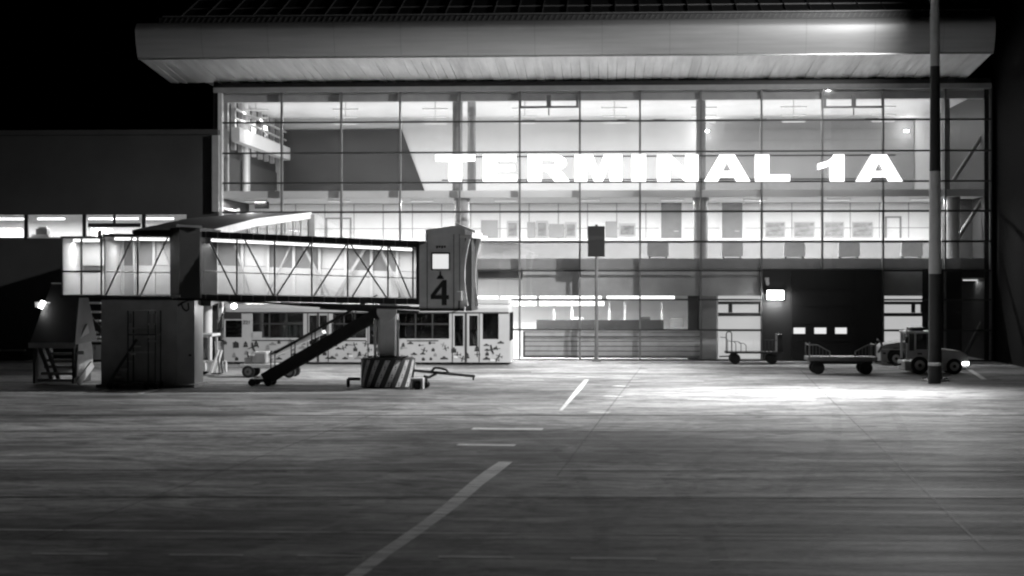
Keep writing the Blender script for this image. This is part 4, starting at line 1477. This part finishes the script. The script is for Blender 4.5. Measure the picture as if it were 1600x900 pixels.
# ================================================================== apron bus
YU = gnd(560, 569.5).y                           # camera side of the bus
BW = 2.75
U = thing('apron_bus', (X(565, YU), YU + BW / 2, 0), 'long white apron bus with dark pictogram prints, number 221', 'bus')
bx = lambda px: X(px, YU)
bz = lambda py: Z(py, YU)
wins = [(352, 378, 501, 528), (394.5, 474, 489.5, 528.5), (483, 495, 493, 539), (499, 511, 493, 539), (520, 572, 489.5, 528.5), (577, 591, 492, 539), (597, 607, 492, 539), (623, 702, 489.5, 529.5),
        (710, 724, 493, 541), (733, 746.5, 493, 541), (754, 779, 490, 530)]
zr_, zwt, zsk = bz(476), bz(489), bz(566.5)


def bus_side(y0, y1):
    m = MB()
    m.box(bx(350), bx(796), y0, y1, bz(532), bz(566))           # placeholder replaced below
    return m


def side_panels(y0, y1):
    """Side wall with real openings: vertical slices cut at every window edge."""
    m = MB()
    cuts = sorted(set([350, 796] + [c for wn_ in wins for c in wn_[:2]]))
    for a, b in zip(cuts, cuts[1:]):
        mid = (a + b) / 2
        op = [wn_ for wn_ in wins if wn_[0] <= mid <= wn_[1]]
        if op:
            m.box(bx(a), bx(b), y0, y1, zsk, bz(op[0][3]))
            m.box(bx(a), bx(b), y0, y1, bz(op[0][2]), zwt)
        else:
            m.box(bx(a), bx(b), y0, y1, zsk, zwt)
    return m


side_panels(YU, YU + .06).build('side_wall', M['buswhite'], U)
side_panels(YU + BW - .06, YU + BW).build('side_wall', M['buswhite'], U)
# roof with rounded edge
pr = [(YU + .02, zwt + .004), (YU + .02, zwt + .22), (YU + .16, zr_ - .06), (YU + .35, zr_), (YU + BW - .35, zr_), (YU + BW - .16, zr_ - .06), (YU + BW - .02, zwt + .22), (YU + BW - .02, zwt + .004)]
MB().prism_yz(pr, bx(352), bx(795)).build('roof', M['buswhite'], U, .02)
MB().box(bx(352), bx(795), YU - .012, YU - .002, zwt - .03, zwt + .035).build('roof_line', M['print'], U)
MB().box(bx(610), bx(795), YU + .5, YU + BW - .5, zr_ + .003, bz(467)).build('roof_unit', M['buswhite'], U, .06)
MB().box(bx(352), bx(794), YU + .065, YU + BW - .065, zsk + .0, zsk + .12).build('floor', M['midgrey'], U)
# dark band above the windows left and right of the white number panel, sill line
MB().box(bx(351), bx(377.5), YU - .01, YU - .002, bz(499), bz(490)).build('destination_box', M['print'], U)
for (xa, xb) in ((394, 474), (520, 572), (636, 685)):
    MB().box(bx(xa), bx(xb), YU - .01, YU - .002, bz(533.5), bz(531.8)).build('sill_line', M['print'], U)
for (xa, xb, ya, yb) in wins:
    door_ = yb > 535
    gl = MB().box(bx(xa) + .005, bx(xb) - .005, YU + .025, YU + .035, bz(yb) + .005, bz(ya) - .005).build('window', M['busglass'], U)
    MB().box(bx(xa) + .005, bx(xb) - .005, YU + BW - .035, YU + BW - .025, bz(yb) + .005, bz(ya) - .005).build('window', M['busglass'], U)
    f = MB()
    if xb - xa > 40:                              # dividers and a transom on the big windows
        n = 3
        for k in range(1, n):
            x = bx(xa + (xb - xa) * k / n)
            f.box(x - .03, x + .03, YU + .005, YU + .024, bz(yb), bz(ya))
        z = bz(506.5)
        f.box(bx(xa), bx(xb), YU + .012, YU + .0235, z - .03, z + .03)
        f.build('window_bar', M['print'], gl)
    elif not door_:
        pass
for (xa, xb) in ((481, 513), (575, 609), (707, 749)):   # door seams
    m = MB()
    for x in (xa, (xa + xb) / 2, xb):
        wd = .05 if x == (xa + xb) / 2 else .018
        m.box(bx(x) - wd, bx(x) + wd, YU - .012, YU - .002, bz(566), bz(490))
    m.build('door_seam', M['print'], U)
MB().box(bx(394.6), bx(409), YU - .014, YU - .003, bz(528.4), bz(519)).build('white_corner_panel', M['buswhite'], U)
text_mesh('221', 'number', bz(501) - bz(507), M['print'], U, bx(379.5), YU - .008, bz(507))
# raked front and flat rear
fr = [(bx(336), zsk), (bx(350) - .003, zsk), (bx(350) - .003, bz(534)), (bx(334), bz(534))]
MB().prism(fr, YU + .06, YU + BW - .06).build('front_panel', M['buswhite'], U, .03)
ws = [(bx(334), bz(533.5)), (bx(350) - .003, bz(533.5)), (bx(352), bz(490)), (bx(347), bz(490))]
MB().prism(ws, YU + .08, YU + BW - .08).build('windscreen', M['vglass'], U)
MB().prism([(bx(347), bz(489.5)), (bx(352) - .01, bz(489.5)), (bx(352) - .01, bz(476.5)), (bx(358), bz(474)), (bx(352), bz(480))][:3] + [(bx(350), bz(481))], YU + .1, YU + BW - .1).build('front_cap', M['buswhite'], U)
m = MB()
for yy in (YU + .08, YU + BW - .12):
    m.bar((bx(334) - .02, yy, bz(533)), (bx(347.5), yy, bz(490)), .06, .07)
m.build('windscreen_pillar', M['print'], U)
MB().box(bx(796) + .003, bx(798), YU + .06, YU + BW - .06, zsk, bz(533)).build('rear_panel', M['buswhite'], U)
MB().box(bx(796) + .003, bx(797), YU + .06, YU + BW - .06, bz(532.8), bz(489)).build('rear_window', M['busglass'], U)
for px in (372, 665):
    for yy in (YU + .12, YU + BW - .4):
        MB().tube((bx(px), yy, .40), (bx(px), yy + .28, .40), .40, 24).build('wheel', M['rubber'], U)
MB().box(bx(352), bx(794), YU + .15, YU + BW - .15, .07, zsk - .003).build('underbody', M['rubber'], U)
for px, py, s in ((391, 555, .12), (548, 557, .10), (625, 558, .10), (712, 558, .1), (770, 563, .12)):
    MB().box(bx(px) - s, bx(px) + s, YU - .02, YU - .003, bz(py) - .045, bz(py) + .045).build('marker_light', M['white'], U)


def icon(m, kind, cx, cz, s, y0, y1):
    def pg(pts, rot=0):
        ca, sa = math.cos(rot), math.sin(rot)
        m.prism([(cx + s * (x * ca - z * sa), cz + s * (x * sa + z * ca)) for x, z in pts], y0, y1)
    if kind == 'plane':
        rot = random.choice((0, .3, -.3))
        pg([(-.9, -.05), (-.25, -.09), (-.1, -.75), (.12, -.75), (.08, -.09), (.6, -.08), (.72, -.34), (.86, -.34), (.82, 0), (.86, .34), (.72, .34), (.6, .08), (.08, .09), (.12, .75), (-.1, .75), (-.25, .09), (-.9, .05)], rot)
    elif kind == 'tree':
        pg([(-.5, .1), (.5, .1), (.12, .8), (-.12, .8)])
        pg([(-.6, -.5), (.6, -.5), (.4, .04), (-.4, .04)])
    elif kind == 'house':
        pg([(-.5, -.5), (.5, -.5), (.5, .3), (-.5, .3)])
        pg([(-.3, .34), (.3, .34), (.12, .6), (-.12, .6)])
    elif kind == 'cloud':
        pg([(-.9, -.25), (.9, -.25), (.7, .1), (.35, .15), (.2, .42), (-.25, .42), (-.4, .12), (-.75, .08)])
    elif kind == 'key':
        pg([(-.75, -.12), (-.55, -.32), (-.3, -.3), (-.15, -.08), (.8, -.08), (.8, .08), (-.15, .08), (-.3, .3), (-.55, .3), (-.75, .12)])
    elif kind == 'bag':
        pg([(-.4, -.4), (.4, -.4), (.4, .25), (-.4, .25)])
        pg([(-.2, .29), (.2, .29), (.14, .5), (-.14, .5)])


npic = 0
kinds = ['plane', 'tree', 'house', 'cloud', 'key', 'bag', 'cloud', 'tree']
px = 354.0
row = 0
while px < 792:
    for py in (537.5, 546, 554.5, 562.5):
        if random.random() < .9:
            qx, qy = px + random.uniform(-5, 5), py + random.uniform(-2.5, 2.5)
            if 481 < qx < 513 and qy < 543 or 575 < qx < 609 and qy < 543 or 707 < qx < 749 and qy < 545:
                continue
            s = random.uniform(.14, .23)
            mm_ = MB()
            icon(mm_, random.choice(kinds), bx(qx), max(zsk + s * .9, bz(qy)), s, YU - .009, YU - .003)
            if npic < 95:
                mm_.build('pictogram', M['midgrey'] if random.random() > .72 else M['print'], U)
                npic += 1
    px += 17.0
mm_ = MB()
icon(mm_, 'plane', bx(396), bz(543), .30, YU - .013, YU - .003)
mm_.build('pictogram', M['print'], U)
mm_ = MB()
icon(mm_, 'plane', bx(769), bz(546), .30, YU - .013, YU - .003)
mm_.build('pictogram', M['print'], U)
mm_ = MB()
icon(mm_, 'house', bx(369), bz(540), .26, YU - .013, YU - .003)
mm_.build('pictogram', M['print'], U)
for yy in (YU - .25, YU + BW + .05):               # mirrors on arms at the front
    MB().box(bx(338), bx(341), yy, yy + .2, bz(515), bz(501)).build('mirror', M['print'], U)
    MB().bar((bx(347), max(YU + .1, min(yy + .1, YU + BW - .1)), bz(494)), (bx(339.5), yy + .1, bz(500.5)), .03, .03).build('mirror_arm', M['print'], U)
MB().box(bx(335) - .02, bx(336) - .003, YU + .25, YU + .7, bz(556), bz(551)).build('headlamp', M['white'], U)
for k, px in enumerate((430, 455, 530, 555, 640, 660, 685, 765)):   # seats inside
    x = bx(px)
    s_ = MB().box(x - .22, x + .22, YU + 1.9, YU + 2.35, zsk + .45, zsk + .55).build('seat', M['cloth'], U)
    MB().box(x + .14, x + .22, YU + 1.9, YU + 2.35, zsk + .553, zsk + 1.2).build('seat_back', M['cloth'], s_)
for px in (420, 468, 497, 516, 545, 592, 615, 650, 675, 705, 728, 752):
    MB().tube((bx(px), YU + 1.2, zsk + .12), (bx(px), YU + 1.2, zwt), .025, 8).build('grab_pole', M['alu'], U)

# ================================================================== vehicles and trolleys
def wheel(m_parent, x, y, r, wdt, rim=True, rimmat='vwhite'):
    t = MB().tube((x, y - wdt / 2, r), (x, y + wdt / 2, r), r, 28).build('wheel', M['rubber'], m_parent, .02)
    if rim:
        MB().tube((x, y - wdt / 2 - .015, r), (x, y - wdt / 2 - .003, r), r * .58, 24).build('rim', M[rimmat], t)
        MB().tube((x, y - wdt / 2 - .03, r), (x, y - wdt / 2 - .016, r), r * .22, 16).build('hub', M['steel'], t)
    return t


# ---- tow tractor in front, facing right
yt = gnd(1440, 584.5).y
sc = (gnd(1470, 584).x - gnd(1440, 584).x) / 30.0
TT = thing('tow_tractor', (X(1460, yt), yt + .9, 0), 'grey tow tractor with a cab and lit headlight behind the striped mast', 'tow tractor')
tx = lambda px: X(px, yt)
tz = lambda py: Z(py, yt)
body = [(1414, 579), (1414, 562), (1418, 561), (1418, 518.5), (1460, 518.5), (1463, 545), (1472, 544.5), (1502, 547), (1512, 552), (1513.5, 570), (1503, 571), (1503, 577), (1476, 579)]
low = [(tx(a), tz(b)) for a, b in ((1414, 578), (1413, 563), (1463, 561), (1463, 546), (1473, 544.5), (1500, 547), (1512, 553), (1514, 570), (1510, 576), (1470, 578))]
MB().prism(low, yt, yt + 1.8).build('body', M['vpale'], TT, .04)
MB().box(tx(1466), tx(1512), yt - .012, yt - .003, tz(565), tz(563)).build('body_trim', M['vwhite'], TT)
cb = MB()
for (xa, xb) in ((1417, 1421), (1429, 1432), (1459, 1463)):
    for yy in (yt + .05, yt + 1.68):
        MB().box(tx(xa), tx(xb), yy, yy + .07, tz(561) + .003, tz(520)).build('cab_post', M['vpale'], TT)
cb.box(tx(1421) + .003, tx(1429) - .003, yt + .05, yt + .12, tz(561) + .004, tz(547))
cb.box(tx(1432) + .003, tx(1459) - .003, yt + .05, yt + .12, tz(561) + .004, tz(545))
cb.build('cab_door', M['vpale'], TT)
MB().box(tx(1415), tx(1465), yt, yt + 1.8, tz(520) + .003, tz(516.5)).build('cab_roof', M['vwhite'], TT, .03)
MB().box(tx(1421), tx(1429), yt + .07, yt + .09, tz(547) + .003, tz(520)).build('window', M['vglass'], TT)
MB().box(tx(1432), tx(1459), yt + .07, yt + .09, tz(545) + .003, tz(520)).build('window', M['vglass'], TT)
MB().box(tx(1463) - .03, tx(1463), yt + .13, yt + 1.6, tz(545), tz(520)).build('windscreen', M['vglass'], TT)
MB().box(tx(1424), tx(1450), yt + .4, yt + 1.3, tz(516.5) + .05, tz(511)).build('light_bar', M['steel'], TT, .03)
MB().box(tx(1428), tx(1446), yt + .5, yt + 1.2, tz(516.5) + .003, tz(516.5) + .049).build('light_bar_foot', M['steel'], TT)
MB().box(tx(1434), tx(1441), yt + .035, yt + .049, tz(552.5), tz(550)).build('door_handle', M['rubber'], TT)
MB().box(tx(1504), tx(1513), yt - .03, yt - .003, tz(568.5), tz(564)).build('headlight', M['lamp'], TT)
MB().box(tx(1513) + .003, tx(1514.5), yt + .1, yt + .5, tz(568.5), tz(564)).build('headlight', M['lamp'], TT)
for px, r in ((1437, .37), (1491, .33)):
    wheel(TT, tx(px), yt + .08, r, .24)
    wheel(TT, tx(px), yt + 1.7, r, .24, False)
m = MB()
for px, r in ((1437, .47), (1491, .42)):
    m.add(*[[], []])
MB().bar((tx(1414), yt + .9, .38), (tx(1402), yt + .9, .34), .1, .08).build('tow_hitch', M['steel'], TT)
MB().tube((tx(1416.5), yt - .02, tz(535)), (tx(1416.5), yt - .02, tz(525)), .06, 8).build('mirror', M['rubber'], TT)

# ---- second vehicle behind it
yv = gnd(1400, 571).y
VV = thing('utility_car', (X(1400, yv), yv + .8, 0), 'pale utility car half hidden behind the grey tow tractor', 'car')
vx = lambda px: X(px, yv)
vz = lambda py: Z(py, yv)
pf = [(vx(a), vz(b)) for a, b in ((1376, 565), (1375.5, 541), (1382, 536.5), (1412, 532.5), (1445, 531), (1447, 565))]
MB().prism(pf, yv, yv + 1.7).build('body', M['vgrey'], VV, .06)
MB().prism([(vx(a), vz(b)) for a, b in ((1415, 532), (1420, 521), (1443, 521), (1445, 531))], yv + .1, yv + 1.6).build('cabin', M['vglass'], VV)
MB().box(vx(1378), vx(1416), yv - .012, yv - .003, vz(545.5), vz(543.8)).build('body_trim', M['vwhite'], VV)
MB().box(vx(1379.5), vx(1384), yv - .015, yv - .003, vz(552), vz(549.5)).build('side_lamp', M['rubber'], VV)
for px in (1400, 1436):
    arch = MB().tube((vx(px), yv - .006, .42), (vx(px), yv - .002, .42), .40, 24).build('wheel_arch', M['rubber'], VV)
    wheel(VV, vx(px), yv + .02, .32, .2)
    wheel(VV, vx(px), yv + 1.6, .32, .2, False)

# ---- baggage dollies
def dolly(label):
    """3 m long baggage dolly, length along x, origin on the ground at its centre."""
    o = thing('baggage_dolly', (0, 0, 0), label, 'baggage dolly', 'baggage dollies by the dark door')
    MB().box(-1.45, 1.45, -.75, .75, .56, .74).build('deck', M['galv'], o, .015)
    MB().box(-1.3, 1.3, -.3, .3, .42, .557).build('chassis', M['steel'], o)
    for sx_ in (-1, 1):
        fr_ = MB()
        xe = 1.38 * sx_
        for yy in (-.7, .7):
            fr_.tube((xe, yy, .74), (xe, yy, 1.36 if yy < 0 else 1.3), .032, 8)
        fr_.tube((xe, -.7, 1.24), (xe, .7, 1.24), .03, 8)
        fr_.tube((xe, -.7, 1.24), (xe - .32 * sx_, -.7, 1.24), .03, 8)
        fr_.tube((xe - .32 * sx_, -.7, 1.24), (xe - .85 * sx_, -.7, 0.96), .03, 8)
        fr_.tube((xe - .85 * sx_, -.7, 0.96), (xe - .85 * sx_, -.7, .745), .03, 8)
        fr_.build('end_frame', M['galv'], o)
        br_ = MB()
        for k in range(1, 6):
            x = xe - sx_ * .14 * k
            top_ = 1.24 if k < 3 else 1.24 - (k * .14 - .32) * .55
            br_.tube((x, -.7, .745), (x, -.7, top_), .012, 6)
        br_.build('end_bar', M['galv'], o)
        for yy in (-.55, .55):
            wheel(o, 1.0 * sx_, yy, .27, .14, False)
    MB().bar((1.45, 0, .5), (1.72, 0, .52), .06, .06).build('tow_hitch', M['steel'], o)
    m_ = MB().path([Vector((1.55, -.2, .9)), Vector((1.72, -.2, 1.2)), Vector((1.66, -.2, 1.35)), Vector((1.5, -.2, 1.46))], .05, 8)
    m_.build('drawbar', M['galv'], o)
    return o


yd = gnd(1317, 585).y
d1 = dolly('pale baggage dolly standing empty on the bright concrete before the dark door')
d1.location = (X(1316, yd), yd + .6, 0)
yd = gnd(1180, 569).y
d2 = thing('hoop_rail_trolley', (0, 0, 0), 'low flat trolley with hoop rails before the lit doorway', 'trolley')
DX = X(1176, yd)
MB().box(DX - 1.25, DX + 1.45, yd, yd + 1.3, .50, .58).build('deck', M['steel'], d2)
m = MB()
for px, py in ((1137, 527), (1150, 533), (1158, 533.5), (1166, 536)):
    x = X(px, yd)
    z = Z(py, yd)
    m.path([Vector((x, yd + .1, .58)), Vector((x, yd + .1, z - .1)), Vector((x - .1, yd + .1, z)), Vector((x - .35, yd + .1, z + .02))], .018, 6)
m.path([Vector((X(1135, yd), yd + .1, .58)), Vector((X(1135, yd), yd + .1, Z(521, yd))), Vector((X(1137, yd), yd + .1, Z(518, yd))), Vector((X(1142, yd), yd + .1, Z(518, yd))), Vector((X(1143.5, yd), yd + .1, Z(521, yd))), Vector((X(1143.5, yd), yd + .1, .58))], .026, 8)
m.build('hoop_rail', M['steel'], d2)
MB().box(X(1215, yd), X(1223, yd), yd + .1, yd + 1.2, .583, Z(522, yd)).build('end_board', M['steel'], d2)
m = MB()
for px in (1196, 1202, 1208):
    m.tube((X(px, yd), yd + .15, .583), (X(px, yd), yd + .15, Z(531, yd)), .03, 6)
m.tube((X(1194, yd), yd + .15, Z(531, yd)), (X(1214, yd), yd + .15, Z(531, yd)), .03, 6)
m.build('side_rail', M['steel'], d2)
for px in (1149, 1207):
    for yy in (yd + .2, yd + 1.1):
        x = X(px, yd)
        MB().tube((x, yy - .08, .25), (x, yy + .08, .25), .25, 20).build('wheel', M['rubber'], d2)
MB().bar((X(1125, yd), yd + .65, .33), (X(1149, yd), yd + .65, .36), .08, .06).build('drawbar', M['steel'], d2)

# ---- belt loader behind the service stair
yb = gnd(390, 590.5).y
BL = thing('belt_loader', (X(420, yb), yb + .7, 0), 'white belt loader with raised conveyor parked behind the service stair', 'belt loader')
lx = lambda px: X(px, yb)
lzf = lambda py: Z(py, yb)
MB().box(lx(372), lx(462), yb + .05, yb + 1.4, lzf(576), lzf(570)).build('chassis', M['vwhite'], BL, .03)
MB().box(lx(391), lx(416), yb + .1, yb + 1.2, lzf(570) + .003, lzf(551)).build('engine_hood', M['vgrey'], BL, .08)
MB().box(lx(380), lx(391), yb + .2, yb + 1.0, lzf(570) + .003, lzf(560)).build('driver_seat', M['cloth'], BL, .04)
MB().bar((lx(402), yb + 1.0, lzf(566)), (lx(500), yb + 1.0, lzf(520)), .9, .14).build('conveyor', M['vwhite'], BL)
MB().bar((lx(402), yb + .5, lzf(562)), (lx(500), yb + .5, lzf(516)), .05, .10).build('conveyor_rail', M['vgrey'], BL)
for px in (387, 451):
    wheel(BL, lx(px), yb + .15, .25, .22, True, 'galv')
    wheel(BL, lx(px), yb + 1.3, .25, .22, False)
MB().box(lx(390), lx(397), yb + .07, yb + .095, lzf(557), lzf(553.5)).build('headlight', M['white'], BL)
MB().path([Vector((lx(384), yb + .5, lzf(560))), Vector((lx(383), yb + .5, lzf(551)))], .03, 8).build('steering_column', M['steel'], BL)

# ---- baggage tractor seen past the pedestal
yq = gnd(330, 588).y
BT = thing('baggage_tractor', (X(318, yq), yq + .8, 0), 'white baggage tractor with an open cab just past the pedestal', 'baggage tractor')
qx = lambda px: X(px, yq)
qz = lambda py: Z(py, yq)
MB().box(qx(282), qx(322), yq, yq + 1.5, qz(582), qz(566)).build('body', M['vwhite'], BT, .05)
MB().prism([(qx(322) + .003, qz(582)), (qx(328), qz(582)), (qx(331), qz(568)), (qx(322) + .003, qz(566))], yq + .1, yq + 1.4).build('bumper', M['vwhite'], BT)
for (xa, xb) in ((298, 301), (313, 316), (325, 328)):
    for yy in (yq + .02, yq + 1.4):
        MB().box(qx(xa), qx(xb), yy, yy + .08, qz(566) + .003, qz(527) - .003).build('cab_post', M['vwhite'], BT)
MB().box(qx(296), qx(332), yq - .05, yq + 1.55, qz(527), qz(522.5)).build('cab_roof', M['vwhite'], BT, .03)
MB().box(qx(316), qx(325), yq + .04, yq + .06, qz(564), qz(528)).build('window', M['vglass'], BT)
MB().box(qx(301), qx(313), yq + .04, yq + .06, qz(550), qz(528)).build('window', M['vglass'], BT)
MB().box(qx(302), qx(312), yq + .4, yq + .9, qz(566) + .003, qz(548)).build('seat', M['cloth'], BT, .04)
wheel(BT, qx(304), yq + .02, .36, .24, False)
wheel(BT, qx(304), yq + 1.5, .36, .24, False)
# striped barrier boards leaning beside it
for k, (xa, xb) in enumerate(((330, 341), (337, 346))):
    yy = yq + .3 + .4 * k
    o = thing('barrier_board', (X(xa + 3, yy), yy, 0), ('white slanted barrier board leaning nearest the baggage tractor', 'white slanted barrier board between tractor bumper and bus front')[k], 'barrier', 'slanted barrier boards')
    MB().bar(at(xa, 583, yy), at(xb, 547, yy), .06, .28).build('board', M['vwhite'], o)
    MB().bar(at(xa + 1, 583.5, yy + .1), at(xa + 9, 583.5, yy + .1), .3, .06).build('foot', M['steel'], o)
    MB().bar(at(xb - 1, 555, yy + .12), at(xb + 2, 583, yy + .5), .04, .05).build('prop', M['steel'], o)
yy = gnd(350, 581).y
o = MB().path([Vector((X(347, yy), yy, .0)), Vector((X(347, yy), yy, Z(568, yy))), Vector((X(349, yy), yy, Z(566, yy))), Vector((X(353, yy), yy, Z(566, yy))), Vector((X(353, yy), yy, 0))], .05, 8).build('hoop_barrier', M['vwhite'])
tag(o, 'small white hoop barrier on the ground before the bus front', 'barrier')

# ---- towbar and white box by the striped drum
yw = gnd(700, 606).y
TB = thing('aircraft_towbar', (X(695, yw), yw, 0), 'long pale aircraft towbar on small wheels beside the striped drum', 'towbar')
wz = lambda py: Z(py, yw)
wx_ = lambda px: X(px, yw)
MB().tube((wx_(645), yw, wz(579)), (wx_(742), yw, wz(588)), .055, 12).build('bar', M['galv'], TB)
MB().path([Vector((wx_(672), yw, wz(583))), Vector((wx_(679), yw, wz(575))), Vector((wx_(688), yw, wz(575.5))), Vector((wx_(697), yw, wz(578))), Vector((wx_(702), yw, wz(584)))], .04, 8).build('handle_frame', M['steel'], TB)
MB().path([Vector((wx_(662), yw, wz(588))), Vector((wx_(670), yw, wz(590))), Vector((wx_(682), yw, wz(584)))], .045, 8).build('axle_frame', M['steel'], TB)
MB().box(wx_(678), wx_(698), yw - .1, yw + .1, wz(584.5), wz(581)).build('pump_box', M['steel'], TB)
MB().tube((wx_(666), yw, wz(590)), (wx_(666.5), yw, wz(603)), .05, 8).build('axle_leg', M['galv'], TB)
MB().tube((wx_(740), yw, wz(588)), (wx_(739.5), yw, wz(594)), .035, 8).build('tow_eye', M['steel'], TB)
for yy in (yw - .25, yw + .25):
    MB().tube((wx_(666), yy - .05, .11), (wx_(666), yy + .05, .11), .11, 14).build('wheel', M['rubber'], TB)
MB().bar((wx_(666), yw - .25, .12), (wx_(666), yw + .25, .12), .05, .05).build('axle', M['steel'], TB)
yw2 = gnd(650, 609).y
o = thing('chock_box', (X(650, yw2), yw2, 0), 'small white open box with dark inside next to the striped drum', 'box')
a, b = at(641, 591, yw2), at(661, 608, yw2)
m = MB()
m.box(a.x, a.x + .07, yw2, yw2 + .4, .02, a.z)
m.box(b.x - .07, b.x, yw2, yw2 + .4, .02, a.z)
m.box(a.x + .071, b.x - .071, yw2, yw2 + .4, a.z - .07, a.z)
m.box(a.x + .071, b.x - .071, yw2 + .36, yw2 + .4, .02, a.z - .071)
m.build('shell', M['vwhite'], o)
MB().box(a.x + .15, b.x - .12, yw2 + .05, yw2 + .33, .0, a.z - .14).build('chock', M['rubber'], o, .03)

# ---- stand board on its pole
yk_ = D - 1.3
o = thing('stand_sign', (X(932, yk_), yk_, 0), 'black rectangular stand board on a tall grey pole before the glass', 'sign')
a, b = at(918.5, 353.5, yk_), at(945, 401, yk_)
MB().box(a.x, b.x, yk_ - .16, yk_ + .1, b.z, a.z).build('board', M['black'], o, .02)
zz = (a.z + b.z) / 2
MB().box(a.x + .02, b.x - .02, yk_ - .175, yk_ - .163, Z(375, yk_), Z(369, yk_)).build('board_seam', M['dark'], o)
x = X(932, yk_)
MB().tube((x, yk_, .1), (x, yk_, b.z - .003), .10, 14, .075).build('pole', M['fin'], o, smooth=True)
MB().box(x - .22, x + .22, yk_ - .22, yk_ + .22, 0, .1).build('base', M['fin'], o)
MB().box(x - .06, x + .06, yk_ - .06, yk_ + .06, a.z + .003, a.z + .08).build('cap', M['steel'], o)

# ---- light mast
ym = gnd(1461, 595).y
MX = X(1461, ym)
LM = thing('light_mast', (MX, ym, 0), 'tall floodlight mast painted in wide dark and pale bands', 'light mast')
MH = 15.0
lv_ = [(0.05, Z(428, ym), 'mast_d'), (Z(428, ym), Z(270, ym), 'mast_l'), (Z(270, ym), Z(108, ym), 'mast_d'), (Z(108, ym), MH, 'mast_l')]
rad = lambda z: .27 - .10 * z / 15.0
for za, zb_, mt in lv_:
    MB().tube((MX, ym, za + .002), (MX, ym, zb_), rad(za), 28, rad(zb_)).build('pole', M[mt], LM, smooth=True)
MB().tube((MX, ym, .01), (MX, ym, .06), .55, 28).build('base_plate', M['vwhite'], LM)
m = MB()
for k in range(8):
    t = k * math.pi / 4
    m.tube((MX + .45 * math.cos(t), ym + .45 * math.sin(t), .061), (MX + .45 * math.cos(t), ym + .45 * math.sin(t), .13), .035, 8)
m.build('base_bolt', M['steel'], LM)
HY_, HZ = ym - 3.0, MH + .1
MB().bar((MX, ym, MH), (MX, HY_ - .2, HZ + .5), .14, .14).build('head_arm', M['steel'], LM)
tgt = gnd(1290, 700)
for k, dx in enumerate((-.5, .5)):
    hx = MX + dx - .2
    h_ = MB().box(hx - .35, hx + .35, HY_ - .3, HY_ + .3, HZ + .25, HZ + .40).build('floodlight_housing', M['steel'], LM)
    # added plate, out of view, that shades the ground on the right
MB().box(MX - .9, MX + .7, HY_ - .45, HY_ + .45, HZ + .405, HZ + .48).build('head_frame', M['steel'], LM)
edge = (gnd(1472, 880) - Vector((MX - .2, HY_, 0)))
edge.z = 0
edge.normalize()
side_n = Vector((edge.y, -edge.x, 0))
if side_n.x < 0:
    side_n = -side_n
sp0 = Vector((MX - .2, HY_, HZ)) + side_n * .035
MB().add([sp0 + edge * -.6 + Vector((0, 0, .12)), sp0 + edge * .9 + Vector((0, 0, .12)), sp0 + edge * .9 + Vector((0, 0, -.42)), sp0 + edge * -.6 + Vector((0, 0, -.42)),
          sp0 + edge * -.6 + Vector((0, 0, .12)) + side_n * .02, sp0 + edge * .9 + Vector((0, 0, .12)) + side_n * .02, sp0 + edge * .9 + Vector((0, 0, -.42)) + side_n * .02, sp0 + edge * -.6 + Vector((0, 0, -.42)) + side_n * .02],
         [(0, 1, 2, 3), (7, 6, 5, 4), (0, 4, 5, 1), (1, 5, 6, 2), (2, 6, 7, 3), (3, 7, 4, 0)]).build('added_shade_plate', M['steel'], LM)
spot('mast_floodlight_glow', (MX - .2, HY_, HZ), tgt, MAST_W, R(142), .95, .12, parent=LM)
spot('mast_floodlight_glow', (MX - .3, HY_, HZ), gnd(840, 612), POOL_W, R(108), 1.0, .12, parent=LM)
# second lamp of the mast head, turned towards the terminal
FY_ = ym + 1.6
MB().bar((MX, ym + .1, MH), (MX, FY_, HZ + .3), .14, .14).build('head_arm', M['steel'], LM)
MB().box(MX - .6, MX + .2, FY_ - .2, FY_ + .3, HZ + .25, HZ + .42).build('floodlight_housing', M['steel'], LM)
spot('mast_floodlight_glow', (MX - .2, FY_ + .35, HZ), at(880, 80, D - 6), FACADE_W, R(130), .5, .15, parent=LM)

MB().box(MX - 1.1, MX - .65, FY_ - .2, FY_ + .3, HZ + .25, HZ + .42).build('floodlight_housing', M['steel'], LM)
spot('mast_floodlight_glow', (MX - .9, FY_, HZ), at(560, 572, YU), BUS_W, R(66), .9, .15, parent=LM)

# drum bollard at the foot of the mast
yo = gnd(1462, 600).y
x = X(1462, yo)
o = thing('drum_bollard', (x, yo + .25, 0), 'dark drum bollard with a white top at the foot of the mast', 'bollard')
MB().tube((x, yo + .25, 0), (x, yo + .25, Z(570, yo)), .24, 24).build('drum', M['mast_d'], o, smooth=True)
MB().tube((x, yo + .25, Z(570, yo) + .003), (x, yo + .25, Z(566, yo)), .25, 24).build('cap', M['vwhite'], o, smooth=True)
m = MB()
for z in (.25, .5):
    m.tube((x, yo + .25, z), (x, yo + .25, z + .03), .25, 24)
m.build('ring', M['steel'], o)
print('mast', MX, ym, 'bridge', YB, 'bus', YU, 'dark_block', wx)
